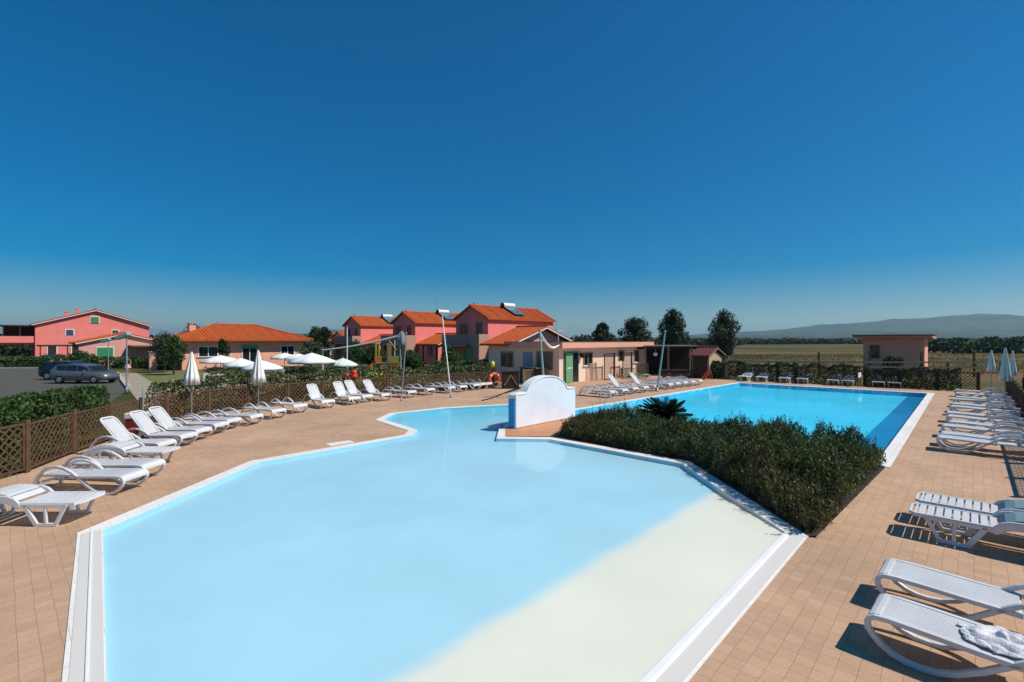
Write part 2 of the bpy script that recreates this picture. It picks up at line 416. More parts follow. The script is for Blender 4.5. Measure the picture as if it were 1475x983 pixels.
mdeck = tile_mat('deck_paving', (.485, .308, .195), (.548, .354, .226), (.36, .215, .13), .155, .8, .003, ANG, .20, .55, bump=.5)
deck = sheet('pool_deck', DECK, [offset(POOL, .29)], 0.0, mdeck)
mcop = tile_mat('coping_tiles', (.80, .775, .72), (.83, .80, .75), (.66, .63, .57), .25, .55, .006, ANG, .1, .8)
cop = sheet('pool_coping', COPE, [POOL], 0.012, mcop)
# island soil covers the inside of the coping ring around the planting
ground_mat = None
def ground_material():
    m = bpy.data.materials.new('dry_ground'); m.use_nodes = True; t = m.node_tree
    b = t.nodes['Principled BSDF']; b.inputs['Roughness'].default_value = .95; b.inputs['Specular IOR Level'].default_value = .1
    tc = t.nodes.new('ShaderNodeTexCoord')
    mp = t.nodes.new('ShaderNodeMapping'); mp.inputs['Scale'].default_value = (.006, .02, 1); mp.inputs['Rotation'].default_value = (0, 0, .2)
    t.links.new(tc.outputs['Object'], mp.inputs[0])
    n1 = t.nodes.new('ShaderNodeTexNoise'); n1.inputs['Scale'].default_value = 1.6; n1.inputs['Detail'].default_value = 6; n1.inputs['Roughness'].default_value = .7
    t.links.new(mp.outputs[0], n1.inputs['Vector'])
    r = t.nodes.new('ShaderNodeValToRGB'); e = r.color_ramp.elements
    e[0].position = .40; e[0].color = (.035, .045, .014, 1); e[1].position = .56; e[1].color = (.17, .108, .045, 1)
    k = e.new(.48); k.color = (.095, .088, .03, 1)
    t.links.new(n1.outputs['Fac'], r.inputs[0])
    n2 = t.nodes.new('ShaderNodeTexNoise'); n2.inputs['Scale'].default_value = 1.5; n2.inputs['Detail'].default_value = 8; n2.inputs['Roughness'].default_value = .8
    t.links.new(tc.outputs['Object'], n2.inputs['Vector'])
    mr = t.nodes.new('ShaderNodeMapRange'); mr.inputs[1].default_value = .3; mr.inputs[2].default_value = .7; mr.inputs[3].default_value = .6; mr.inputs[4].default_value = 1.3
    t.links.new(n2.outputs['Fac'], mr.inputs[0])
    h = t.nodes.new('ShaderNodeHueSaturation'); t.links.new(r.outputs[0], h.inputs['Color']); t.links.new(mr.outputs[0], h.inputs['Value'])
    t.links.new(h.outputs[0], b.inputs['Base Color'])
    return m
D_ = 9500
ground = sheet('ground', [(-D_, -D_), (D_, -D_), (D_, D_), (-D_, D_)], [offset(DECK, -.05)], -0.02, ground_material())

isl = offset(ISLAND, -.30)
isl_in = [isl[i] for i in range(len(isl))]
# planting bed: the part of the island behind the coping, plus the tapering strip towards the deck
BED = [(4.44, 7.9), (4.30, 11.95), (1.25, 14.92), (.95, 16.0), (2.45, 17.65), (3.1, 17.0), (8.68, 11.72), (4.60, 7.52)]
BEDP = [g2(1163, 773), (4.36, 11.98), (1.15, 14.93), (-.1, 15.05), (-.1, 16.6), (2.3, 18.8), (3.22, 17.35), (8.80, 11.50), (8.72, 11.35), g2(1176, 775)]
sheet('planting_soil', BEDP, (), 0.018, M_SOIL)
sheet('fountain_paving', [(-.20, 14.97), (1.15, 14.93), (1.9, 16.6), (2.62, 18.45), (2.25, 18.85), (-.22, 16.55)], (), 0.024, M_TERRA)

# pool floors and walls
P_ = (W2[0] + BX.x*1.74, W2[1] + BX.y*1.74); Q_ = (4.17, 9.80)
ZN, ZB = -.085, -.22
def liner():
    m = bpy.data.materials.new('wading_pool_liner'); m.use_nodes = True; t = m.node_tree; bs = t.nodes['Principled BSDF']; bs.inputs['Roughness'].default_value = .6
    N = t.nodes.new; LK = t.links.new
    tc = N('ShaderNodeTexCoord'); mp = N('ShaderNodeMapping'); mp.inputs['Rotation'].default_value = (0, 0, -ANG); LK(tc.outputs['Object'], mp.inputs[0])
    sp = N('ShaderNodeSeparateXYZ'); LK(mp.outputs[0], sp.inputs[0])
    n1 = N('ShaderNodeTexNoise'); n1.inputs['Scale'].default_value = 1.1; n1.inputs['Detail'].default_value = 5; LK(tc.outputs['Object'], n1.inputs['Vector'])
    ad = N('ShaderNodeMath'); ad.operation = 'MULTIPLY_ADD'; ad.inputs[1].default_value = .22; LK(n1.outputs['Fac'], ad.inputs[0]); LK(sp.outputs['Y'], ad.inputs[2])
    e0 = W2[0]*BX.x + W2[1]*BX.y + .11
    mr = N('ShaderNodeMapRange'); mr.interpolation_type = 'SMOOTHSTEP'; mr.inputs[1].default_value = e0 + 1.52; mr.inputs[2].default_value = e0 + 1.86; LK(ad.outputs[0], mr.inputs[0])
    sw = N('ShaderNodeSeparateXYZ'); LK(tc.outputs['Object'], sw.inputs[0])
    m2 = N('ShaderNodeMapRange'); m2.interpolation_type = 'SMOOTHSTEP'; m2.inputs[1].default_value = 12.5; m2.inputs[2].default_value = 22; LK(sw.outputs['Y'], m2.inputs[0])
    mb_ = N('ShaderNodeMix'); mb_.data_type = 'RGBA'; mb_.inputs[6].default_value = (.425, .665, .765, 1); mb_.inputs[7].default_value = (.17, .59, .75, 1); LK(m2.outputs[0], mb_.inputs[0])
    mx = N('ShaderNodeMix'); mx.data_type = 'RGBA'; mx.inputs[6].default_value = (.83, .775, .66, 1); LK(mr.outputs[0], mx.inputs[0]); LK(mb_.outputs[2], mx.inputs[7])
    n2 = N('ShaderNodeTexNoise'); n2.inputs['Scale'].default_value = .5; n2.inputs['Detail'].default_value = 7; LK(tc.outputs['Object'], n2.inputs['Vector'])
    m3 = N('ShaderNodeMapRange'); m3.inputs[1].default_value = .3; m3.inputs[2].default_value = .7; m3.inputs[3].default_value = .93; m3.inputs[4].default_value = 1.04; LK(n2.outputs['Fac'], m3.inputs[0])
    h = N('ShaderNodeHueSaturation'); LK(mx.outputs[2], h.inputs['Color']); LK(m3.outputs[0], h.inputs['Value']); LK(h.outputs[0], bs.inputs['Base Color'])
    return m
mnear = mbeach = liner()
mbig = tile_mat('azure_liner', (.065, .64, .88), (.08, .67, .91), (.055, .58, .82), .25, .5, .004, ANG, .14, .35, bump=0)
mshadow = tile_mat('wall_shadow_blue', (.004, .22, .46), (.008, .25, .50), (.004, .18, .40), .25, .5, .004, ANG, .1, .5, bump=0)
sheet('wading_pool_floor', [P_, Q_, W4, W5, W6, W7, W8, W14, W15] + PEN, (), ZN, mnear)
bm_ = MB(); bm_.add([(W2[0], W2[1], -.012), (W3[0], W3[1], -.012), (Q_[0], Q_[1], ZN), (P_[0], P_[1], ZN)], [(0, 1, 2, 3)])
bf = bm_.build('beach_entry_floor', mbeach); bf['kind'] = 'structure'
sheet('big_pool_floor', [W8, W9, W10, W11, W12, W13, W14], (), ZB, mbig)
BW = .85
sheet('painted_wall_shadow', [W10, W11, (W11[0] + BX.x*BW, W11[1] + BX.y*BW), (W10[0] + BX.x*BW, W10[1] + BX.y*BW)], (), ZB + .004, mshadow)  # shadow of the right pool wall, painted on the floor as a darker blue strip
wl = MB(); wb = MB()
n = len(POOL)
for i in range(n):
    a, b = POOL[i], POOL[(i+1) % n]
    big = 7 <= i <= 12
    (wb if big else wl).add([(a[0], a[1], .012), (b[0], b[1], .012), (b[0], b[1], ZB - .02), (a[0], a[1], ZB - .02)], [(0, 1, 2, 3)])
o = wl.build('wading_pool_wall', mnear); o['kind'] = 'structure'
o = wb.build('big_pool_wall', mbig); o['kind'] = 'structure'

def water_material():
    m = bpy.data.materials.new('pool_water'); m.use_nodes = True; t = m.node_tree; t.nodes.remove(t.nodes['Principled BSDF'])
    out = t.nodes['Material Output']
    tr = t.nodes.new('ShaderNodeBsdfTransparent'); tr.inputs[0].default_value = (.93, .985, 1, 1)
    gl = t.nodes.new('ShaderNodeBsdfGlossy'); gl.inputs['Roughness'].default_value = .03
    fr = t.nodes.new('ShaderNodeFresnel'); fr.inputs['IOR'].default_value = 1.33
    mu = t.nodes.new('ShaderNodeMath'); mu.operation = 'MULTIPLY'; mu.inputs[1].default_value = .55
    ms = t.nodes.new('ShaderNodeMixShader')
    tc = t.nodes.new('ShaderNodeTexCoord')
    nz = t.nodes.new('ShaderNodeTexNoise'); nz.inputs['Scale'].default_value = 2.6; nz.inputs['Detail'].default_value = 3; nz.inputs['Distortion'].default_value = .6
    t.links.new(tc.outputs['Object'], nz.inputs['Vector'])
    # the big pool is the rougher of the two: its pump is running
    sp = t.nodes.new('ShaderNodeSeparateXYZ'); t.links.new(tc.outputs['Object'], sp.inputs[0])
    mr = t.nodes.new('ShaderNodeMapRange'); mr.inputs[1].default_value = 15; mr.inputs[2].default_value = 19; mr.inputs[3].default_value = .03; mr.inputs[4].default_value = .16
    t.links.new(sp.outputs['Y'], mr.inputs[0])
    bp = t.nodes.new('ShaderNodeBump'); bp.inputs['Distance'].default_value = .02
    t.links.new(nz.outputs['Fac'], bp.inputs['Height']); t.links.new(mr.outputs[0], bp.inputs['Strength'])
    t.links.new(bp.outputs[0], gl.inputs['Normal']); t.links.new(bp.outputs[0], fr.inputs['Normal'])
    t.links.new(fr.outputs[0], mu.inputs[0]); t.links.new(mu.outputs[0], ms.inputs[0])
    t.links.new(tr.outputs[0], ms.inputs[1]); t.links.new(gl.outputs[0], ms.inputs[2]); t.links.new(ms.outputs[0], out.inputs[0])
    return m
sheet('pool_water', offset(POOL, .004), (), .004, water_material())

# overflow gutters with slotted gratings beside the wading pool
def grate_mat(name, c, slot, ang, sc):
    m = bpy.data.materials.new(name); m.use_nodes = True; t = m.node_tree; b = t.nodes['Principled BSDF']; b.inputs['Roughness'].default_value = .6
    tc = t.nodes.new('ShaderNodeTexCoord'); mp = t.nodes.new('ShaderNodeMapping'); mp.inputs['Rotation'].default_value = (0, 0, -ang); mp.inputs['Scale'].default_value = (1/sc, 1/sc, 1)
    t.links.new(tc.outputs['Object'], mp.inputs[0]); sp = t.nodes.new('ShaderNodeSeparateXYZ'); t.links.new(mp.outputs[0], sp.inputs[0])
    fr = t.nodes.new('ShaderNodeMath'); fr.operation = 'FRACT'; t.links.new(sp.outputs['X'], fr.inputs[0])
    gt = t.nodes.new('ShaderNodeMath'); gt.operation = 'GREATER_THAN'; gt.inputs[1].default_value = .62; t.links.new(fr.outputs[0], gt.inputs[0])
    mx = t.nodes.new('ShaderNodeMix'); mx.data_type = 'RGBA'; mx.inputs[6].default_value = (*c, 1); mx.inputs[7].default_value = (*slot, 1)
    t.links.new(gt.outputs[0], mx.inputs[0]); t.links.new(mx.outputs[2], b.inputs['Base Color'])
    return m
mg1 = grate_mat('slotted_grating', (.78, .755, .71), (.50, .45, .40), ANG, .024)
mg2 = grate_mat('slotted_grating_grey', (.70, .68, .62), (.58, .55, .49), ANG + math.pi/2, .024)
def strip(name, a, b, d0, d1, q, z0, z1, m):
    s = MB(); a, b, q = Vector(a), Vector(b), Vector(q[:2])
    pts = [a + q*d0, b + q*d0, b + q*d1, a + q*d1]; s.prism([(p.x, p.y) for p in pts], z0, z1)
    o = s.build(name, m, bevel=.006 if z1 - z0 > .02 else 0); o['kind'] = 'structure'; return o
a_, b_ = Vector(W2), Vector(W3)
strip('gutter_grating', a_ + Vector(AX[:2])*.2, b_ - Vector(AX[:2])*.02, .09, .27, (-BX.x, -BX.y), .012, .017, mg1)
strip('gutter_lip', a_ , b_ - Vector(AX[:2])*.1, .0, .07, (-BX.x, -BX.y), .0, .035, M_WHITE)
a_, b_ = Vector(W2), Vector(W1); e_ = (b_ - a_).normalized(); q_ = (-e_.y, e_.x)
strip('gutter_grating', a_ + e_*.3, b_ + e_*.02, .015, .125, q_, .012, .017, mg2)
strip('gutter_grating', a_ + e_*.3, b_ + e_*.02, .145, .255, q_, .012, .017, mg2)
strip('gutter_lip', a_ + e_*.3, b_ + e_*.05, .122, .148, q_, .0, .03, M_WHITE)

# roads, car park, lawns behind the left fence
M_ASPH = mat('asphalt', (.085, .082, .066), .95, .2, 1.5, .4, 60)
M_PATH = mat('pale_gravel_path', (.33, .28, .20), .95, .12, 2.0, .3)
M_LAWN = mat('dry_lawn', (.15, .15, .045), .95, .35, 3.0, .6, 25)
M_KERB = mat('concrete_kerb', (.42, .39, .34), .9, .12, 3)
sheet('car_park', [g2(-900, 575), g2(-300, 531), g2(0, 531.5), g2(150, 530.5), g2(168, 538), g2(186, 560), g2(150, 585), (-17, 8), (-60, 8)], (), -.012, M_ASPH)
sheet('footpath', [g2(168, 537.5), g2(196, 537), g2(228, 556), g2(262, 556), g2(262, 567), g2(208, 590), g2(186, 561)], (), -.008, M_PATH)
sheet('lawn', [g2(196, 537), g2(262, 534), g2(520, 527), g2(600, 528), (-4.0, 40), (-6, 33), g2(420, 556), g2(264, 555), g2(228, 556)], (), -.012, M_LAWN)
sheet('terrace_path', [g2(262, 556), g2(420, 549), g2(520, 543), g2(560, 541), g2(560, 547), g2(420, 557), g2(262, 566)], (), -.006, M_PATH)
k = MB()
for p, q in ((g2(-300, 530.8), g2(0, 531.2)), (g2(0, 531.2), g2(150, 530.2)), (g2(168, 538), g2(186, 560))):
    k.bar((p[0], p[1], .05), (q[0], q[1], .05), .3, .14)
o = k.build('kerb', M_KERB); o['kind'] = 'structure'

# hills
def hills(name, prof, dist, depth, m, seed):
    """a range of hills whose skyline seen from the pool is prof = [(photo column, elevation in metres per metre)]"""
    nx, ny = 220, 24; vs = []; fs = []
    xs = np.linspace(prof[0][0], prof[-1][0], nx); el = np.interp(xs, [p[0] for p in prof], [p[1] for p in prof])
    for j in range(ny):
        f = j / (ny - 1)
        for i in range(nx):
            Y = dist + depth * (f - .55)
            X = (xs[i] - CX) / F * dist * 1.0
            hh = max(0, el[i]) * dist * math.sin(math.pi * min(1, f / .55 * .5 if f < .55 else .5 + (f - .55) / .45 * .5)) ** .8
            hh *= 1 + .30 * noise.noise(Vector((X*.0045 + seed, Y*.004, seed))) * (1 - f if f > .5 else .6) * (0 if abs(f - .55) < .05 else 1) + .05 * noise.noise(Vector((X*.016, Y*.016, seed)))
            vs.append((X, Y, hh - 2))
    for j in range(ny - 1):
        for i in range(nx - 1): fs.append((j*nx + i, j*nx + i + 1, (j+1)*nx + i + 1, (j+1)*nx + i))
    b = MB(); b.add(vs, fs, True); o = b.build(name, m); o['kind'] = 'structure'; return o
M_HILL = mat('wooded_hillside', (.035, .05, .03), .95, .7, .009)
def E(y): return (HY - y) / F
hills('hills', [(880, E(489)), (960, E(484)), (1040, E(479)), (1100, E(476)), (1150, E(473)), (1200, E(467)), (1250, E(463)), (1300, E(460)), (1340, E(457.5)), (1378, E(453)), (1400, E(455)), (1425, E(459.5)), (1450, E(457.5)), (1500, E(458)), (1600, E(452)), (1750, E(460)), (1950, E(478))], 3300, 1700, M_HILL, 1.0)
hills('hills_west', [(250, E(488)), (380, E(482)), (420, E(479)), (450, E(483)), (475, E(476)), (487, E(474)), (500, E(477)), (540, E(482)), (640, E(486)), (760, E(488)), (880, E(489))], 3600, 1200, M_HILL, 4.0)

hills('foothills', [(960, E(489)), (1040, E(483)), (1110, E(481)), (1170, E(482.5)), (1230, E(478)), (1300, E(476)), (1350, E(478)), (1420, E(472)), (1475, E(474)), (1600, E(469)), (1800, E(476)), (1950, E(486))], 2000, 900, M_HILL, 9.0)
# haze
hz = MB(); hz.box(-9800, 9800, -9800, 9800, -3.5, 215)
hm = bpy.data.materials.new('haze'); hm.use_nodes = True; hm.node_tree.nodes.clear()
ho = hm.node_tree.nodes.new('ShaderNodeOutputMaterial'); hv = hm.node_tree.nodes.new('ShaderNodeVolumePrincipled')
hv.inputs['Color'].default_value = (.54, .88, 1, 1); hv.inputs['Density'].default_value = 1.35e-4; hv.inputs['Anisotropy'].default_value = .3
hm.node_tree.links.new(hv.outputs[0], ho.inputs['Volume'])
o = hz.build('haze', hm); o['kind'] = 'stuff'
# ================================================================== BUILDINGS
def opening(parent, name, axis, c, u0, u1, z0, z1, mf, mp, sill=False, fw=.09, shutter=None, glaz=True):
    """a framed window or door on the face x = c (axis 'x') or y = c (axis 'y') of a building whose outside is on the negative side"""
    def bx(mb, a0, a1, zz0, zz1, d0, d1):
        if axis == 'y': mb.box(a0, a1, c - d1, c - d0, zz0, zz1)
        else: mb.box(c - d1, c - d0, a0, a1, zz0, zz1)
    f = MB()
    bx(f, u0 - fw, u0, z0, z1 + fw, -.05, .045); bx(f, u1, u1 + fw, z0, z1 + fw, -.05, .045); bx(f, u0, u1, z1, z1 + fw, -.05, .045)
    if glaz and u1 - u0 > .8: bx(f, (u0+u1)/2 - .035, (u0+u1)/2 + .035, z0, z1, -.05, .03)
    fo = f.build(name, mf, parent)
    p = MB(); bx(p, u0, u1, z0, z1, -.05, .008); p.build('pane' if glaz else 'leaf', mp, fo)
    if sill:
        s = MB(); bx(s, u0 - .15, u1 + .15, z0 - .08, z0 - .002, -.05, .12); s.build('sill', M_WHITE, fo)
    if shutter is not None:
        s = MB(); bx(s, u0 - .02, u1 + .02, z0 + .01, z1 - .01, .047, .08)
        kk = int((z1 - z0) / .12)
        for i in range(kk): bx(s, u0 + .05, u1 - .05, z0 + .06 + i*.12, z0 + .12 + i*.12, .08, .10)
        s.build('shutter', shutter, fo)
    return fo

def gable_roof(name, parent, x0, x1, y0, y1, ze, zr, along='x', over=.35, t=.14, m=M_ROOF, fascia=None):
    """two tiled slopes as one solid, the ridge along x or y"""
    b = MB()
    if along == 'x':
        ym = (y0 + y1) / 2; k = (zr - ze) / (ym - y0); yo0, yo1 = y0 - over, y1 + over; zo = ze - k * over
        b.xprism([(yo0, zo + .02), (ym, zr + .02), (yo1, zo + .02), (yo1, zo + .02 + t), (ym, zr + .02 + t), (yo0, zo + .02 + t)], x0 - over, x1 + over)
        L = x1 - x0 + 2*over
        for i in range(int(L / .28)):
            x = x0 - over + .14 + i * .28
            b.tube((x, yo0, zo + t + .02), (x, ym, zr + t + .02), .055, .055, 5); b.tube((x, yo1, zo + t + .02), (x, ym, zr + t + .02), .055, .055, 5)
        b.tube((x0 - over, ym, zr + t + .03), (x1 + over, ym, zr + t + .03), .11, .11, 7)
    else:
        xm = (x0 + x1) / 2; k = (zr - ze) / (xm - x0); xo0, xo1 = x0 - over, x1 + over; zo = ze - k * over
        b.yprism([(xo0, zo + .02), (xm, zr + .02), (xo1, zo + .02), (xo1, zo + .02 + t), (xm, zr + .02 + t), (xo0, zo + .02 + t)], y0 - over, y1 + over)
        L = y1 - y0 + 2*over
        for i in range(int(L / .28)):
            y = y0 - over + .14 + i * .28
            b.tube((xo0, y, zo + t + .02), (xm, y, zr + t + .02), .055, .055, 5); b.tube((xo1, y, zo + t + .02), (xm, y, zr + t + .02), .055, .055, 5)
        b.tube((xm, y0 - over, zr + t + .03), (xm, y1 + over, zr + t + .03), .11, .11, 7)
    r = b.build(name, m, parent)
    if fascia is not None:
        f = MB()
        if along == 'x':
            for x in (x0 - over - .03, x1 + over):
                f.xprism([(yo0, zo - .02), (ym, zr - .02), (yo1, zo - .02), (yo1, zo + .06), (ym, zr + .06), (yo0, zo + .06)], x, x + .03)
        else:
            for y in (y0 - over - .03, y1 + over):
                f.yprism([(xo0, zo - .02), (xm, zr - .02), (xo1, zo - .02), (xo1, zo + .06), (xm, zr + .06), (xo0, zo + .06)], y, y + .03)
        f.build('fascia', fascia, r)
    return r

def gable_walls(parent, x0, x1, y0, y1, ze, zr, m, along='x', z0=-.05):
    b = MB()
    if along == 'x': b.xprism([(y0, z0), (y1, z0), (y1, ze), ((y0+y1)/2, zr), (y0, ze)], x0, x1)
    else: b.yprism([(x0, z0), (x1, z0), (x1, ze), ((x0+x1)/2, zr), (x0, ze)], y0, y1)
    return b.build('wall', m, parent)

def solar_heater(parent, x, y, z, k):
    """panel on the slope and its tank above, on the y < 0 side of the ridge"""
    s = MB(); s.tube((x - .9, y, z + .42), (x + .9, y, z + .42), .28, .28, 14)
    t = s.build('solar_tank', M_WHITE, parent)
    e = MB(); e.tube((x - 1.0, y, z + .42), (x - .9, y, z + .42), .285, .285, 14); e.build('end_cap', M_BLACK, t)
    p = MB(); p.bar((x, y - .15, z + .22), (x, y - 1.9, z + .22 - 1.75*k), 1.7, .08); pn = p.build('solar_panel', mat('solar_glass', (.10, .17, .22), .15, .1, 4), parent)
    f = MB(); f.bar((x, y - .9, z - .9*k - .02), (x, y - .9, z + .16 - .9*k), 1.4, .06, (1, 0, 0)); f.build('bracket', M_GREYM, pn)

def villa(p, label, tank_x, antenna=False, annex=True):
    """two-storey coral terraced villa; local x runs along the ridge, the gable is at x = 0"""
    h = thing('terraced_villa', label, 'house', (p[0], p[1], 0), ANG, 'coral villas in a staggered row')
    Wd, L, ze, zr = 5.1, 10.7, 5.2, 6.5
    gable_walls(h, 0, L, 0, Wd, ze, zr, M_PINK)
    rf = gable_roof('roof', h, 0, L, 0, Wd, ze, zr, 'x', .3)
    kk = (zr - ze) / (Wd / 2)
    solar_heater(rf, tank_x, Wd/2 - .35, zr - .05, kk)
    c = MB(); c.tube((.4, Wd/2, zr), (.4, Wd/2, zr + .45), .09, .09, 8); c.tube((.4, Wd/2, zr + .45), (.4, Wd/2, zr + .55), .14, .05, 8); c.build('vent_pipe', M_TERRA, rf)
    if antenna:
        a = MB(); a.tube((5.4, Wd/2, zr), (5.4, Wd/2, zr + 2.4), .03, .02, 6)
        for i in range(4): a.tube((5.1, Wd/2 - .25, zr + 2.3 - .0*i), (5.1 + .15*i, Wd/2 + .3, zr + 2.3), .012, .012, 4)
        a.build('antenna', M_GREYM, rf)
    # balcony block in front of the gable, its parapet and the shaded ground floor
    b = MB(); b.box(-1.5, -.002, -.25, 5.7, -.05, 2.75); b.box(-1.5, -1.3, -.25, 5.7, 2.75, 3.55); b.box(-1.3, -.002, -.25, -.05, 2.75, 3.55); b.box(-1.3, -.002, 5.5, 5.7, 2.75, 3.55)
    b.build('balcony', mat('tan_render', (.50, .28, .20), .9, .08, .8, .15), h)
    opening(h, 'balcony_door', 'x', 0, .9, 1.75, 2.8, 4.75, M_WOODP, M_DARK)
    opening(h, 'window', 'x', 0, 3.2, 4.3, 2.9, 4.7, M_WOODP, M_DARK)
    opening(h, 'door', 'x', -1.5, .8, 1.9, .02, 2.15, M_WOODP, M_GREENL, glaz=False)
    opening(h, 'window', 'x', -1.5, 3.4, 4.7, .5, 2.15, M_WOODP, M_DARK)
    # porch roof on posts at the garden side
    pr = MB(); pr.box(-4.2, -1.52, 1.0, 5.6, 2.34, 2.44); po = pr.build('porch_roof', M_WOODD, h)
    for y in (1.1, 3.3, 5.5):
        ps = MB(); ps.box(-4.15, -4.03, y - .06, y + .06, -.05, 2.34); ps.build('porch_post', M_WOODD, po)
    if annex:
        gable_walls(h, .3, 6.2, -4.3, -.002, 2.45, 3.6, M_PINK, 'y')
        gable_roof('annex_roof', h, .3, 6.2, -4.3, -.45, 2.45, 3.6, 'y', .38, fascia=M_WHITE)
        opening(h, 'window', 'y', -4.3, 2.6, 3.8, .9, 2.1, M_WHITE, M_DARK, True)
        opening(h, 'window', 'x', .3, -3.2, -2.2, .9, 2.1, M_WOODP, M_DARK)
    opening(h, 'window', 'y', 0, 7.6, 8.5, 3.2, 4.4, M_WHITE, M_DARK, True)
    return h
villa((-2.46, 50), 'nearest coral villa behind the bar house, pale tank and panel on its orange roof', 5.3)
villa((-12.3, 61.8), 'middle coral villa of the staggered row, tall thin aerial on its roof', 6.2, True)
villa((-23.2, 74.5), 'farthest and smallest coral villa, left of the two others, half behind the play frame', 6.0)

# bar house with flat-roofed changing rooms
bar = thing('bar_house', 'peach single storey bar house with flat roof and green door beside the pool deck', 'building', (3.2, 33.0, 0), ANG)
b = MB(); b.box(0, 12.0, 0, 4.6, -.05, 2.42); b.box(0, 7.5, 4.6, 6.9, -.05, 2.6); b.build('wall', M_PEACH, bar)
b = MB(); b.box(-.35, 12.5, -.55, 4.9, 2.422, 2.84); fr_ = b.build('flat_roof', mat('peach_fascia', (.74, .38, .26), .9, .05, .8, .1), bar)
b = MB(); b.box(-.38, 12.53, -.58, 4.93, 2.842, 2.862); b.build('roof_edge', M_WOODD, fr_)
b = MB(); b.yprism([(0, 2.62), (7.5, 2.62), (3.75, 3.85)], 4.62, 6.9); b.build('gable', M_PINK2, bar)
gr_ = gable_roof('roof', bar, 0, 7.5, 4.62, 6.9, 2.68, 3.9, 'y', .5, fascia=M_WHITE)
d = opening(bar, 'door', 'y', 0, .55, 2.15, .02, 2.1, M_GREENL, M_DARK, glaz=False)
b = MB(); b.box(.58, 1.35, -.16, -.10, .04, 2.06); lf = b.build('open_leaf', M_GREENL, d)
b = MB(); b.box(.68, 1.25, -.175, -.162, 1.0, 1.06); b.build('rail', M_WHITE, lf)
opening(bar, 'window', 'y', 0, 2.9, 3.9, 1.15, 2.0, M_WOODP, M_DARK, True)
opening(bar, 'window', 'y', 0, 10.1, 10.8, 1.15, 2.05, M_WOODP, M_DARK, True)
opening(bar, 'window', 'y', 0, 7.7, 8.4, 1.3, 2.05, M_WOODP, M_DARK)
opening(bar, 'window', 'x', 0, 4.3, 5.5, .95, 2.05, M_GREYM, M_DARK)
opening(bar, 'serving_hatch', 'x', 0, .6, 1.9, .9, 2.1, M_WOODP, mat('brown_blind', (.20, .13, .10), .8, .1, 5), glaz=False)
b = MB(); b.box(-.02, -.003, 2.4, 3.3, 1.1, 2.1); b.build('notice_board', mat('blue_grey_board', (.20, .30, .40), .6, .1, 4), bar)
b = MB(); b.lathe([(.02, 1.72), (.17, 1.76), (.22, 1.9), (.17, 2.04), (.02, 2.08)], 10, c=(2.42, -.24)); b.box(2.39, 2.45, -.12, -.002, 1.87, 1.93); b.build('wall_lamp', M_BLACK, bar)
b = MB(); b.tube((4.0, 3.2, 2.84), (4.0, 3.2, 4.4), .03, .03, 6); b.tube((4.0, 3.2, 3.7), (4.6, 3.2, 3.7), .02, .02, 6); b.build('roof_pipe', M_WHITE, fr_)

# salmon bungalow
P0 = (-32.6, 48.0)
bg_ = thing('salmon_bungalow', 'low salmon bungalow with orange hipped roof behind the white parasols', 'house', (P0[0], P0[1], 0), ANG)
b = MB(); b.box(0, 12.0, 0, 8.5, -.05, 2.95); b.build('wall', M_SALMON, bg_)
b = MB(); x0, x1, y0, y1, ze, zr = -.8, 12.8, -.9, 9.3, 2.85, 4.55
vs = [(x0,y0,ze),(x1,y0,ze),(x1,y1,ze),(x0,y1,ze),(3.9,4.2,zr),(8.1,4.2,zr),(x0,y0,ze+.14),(x1,y0,ze+.14),(x1,y1,ze+.14),(x0,y1,ze+.14),(3.9,4.2,zr+.14),(8.1,4.2,zr+.14)]
b.add(vs, [(6,7,11,10),(8,9,10,11),(7,8,11),(9,6,10),(0,1,7,6),(1,2,8,7),(2,3,9,8),(3,0,6,9),(0,3,2,1)])
for i in range(46):
    x = x0 + .15 + i * .295; lim = min(1, (x - x0) / (3.9 - x0), (x1 - x) / (x1 - 8.1)); lim = max(0, lim)
    b.tube((x, y0, ze + .15), (x, y0 + (4.2 - y0) * lim, ze + .15 + (zr - ze) * lim), .06, .06, 5)
for e0, e1 in (((x0,y0),(3.9,4.2)), ((x1,y0),(8.1,4.2))): b.tube((*e0, ze + .17), (*e1, zr + .17), .11, .11, 7)
b.tube((3.9,4.2,zr+.16), (8.1,4.2,zr+.16), .11, .11, 7)
rf = b.build('roof', M_ROOF, bg_)
c = MB(); c.box(1.7, 2.3, 4.6, 5.2, 3.4, 4.55); co = c.build('chimney', M_SALMON, rf)
c = MB(); c.box(1.62, 2.38, 4.52, 5.28, 4.72, 4.80); c.box(1.66, 1.76, 4.6, 4.7, 4.55, 4.72); c.box(2.24, 2.34, 4.6, 4.7, 4.55, 4.72); c.box(1.66, 1.76, 5.1, 5.2, 4.55, 4.72); c.box(2.24, 2.34, 5.1, 5.2, 4.55, 4.72); c.build('chimney_cap', M_TERRA, co)
c = MB(); c.tube((4.3, 4.4, zr), (4.3, 4.4, zr + .5), .03, .03, 6); c.build('vent_pipe', M_GREYM, rf)
opening(bg_, 'window', 'y', 0, 1.45, 3.1, 1.3, 2.25, M_WHITE, M_DARK, True)
opening(bg_, 'glazed_door', 'y', 0, 5.5, 6.9, .05, 2.2, M_WHITE, M_DARK)
opening(bg_, 'window', 'y', 0, 9.5, 10.9, 1.3, 2.25, M_WHITE, M_DARK, True)
b = MB(); b.box(5.4, 7.0, -.3, -.05, 2.05, 2.32); b.build('roller_blind', M_GREEN, bg_)
b = MB(); b.box(-.012, -.002, .3, 8.2, -.05, 1.4); b.build('plinth', M_PINK, bg_)

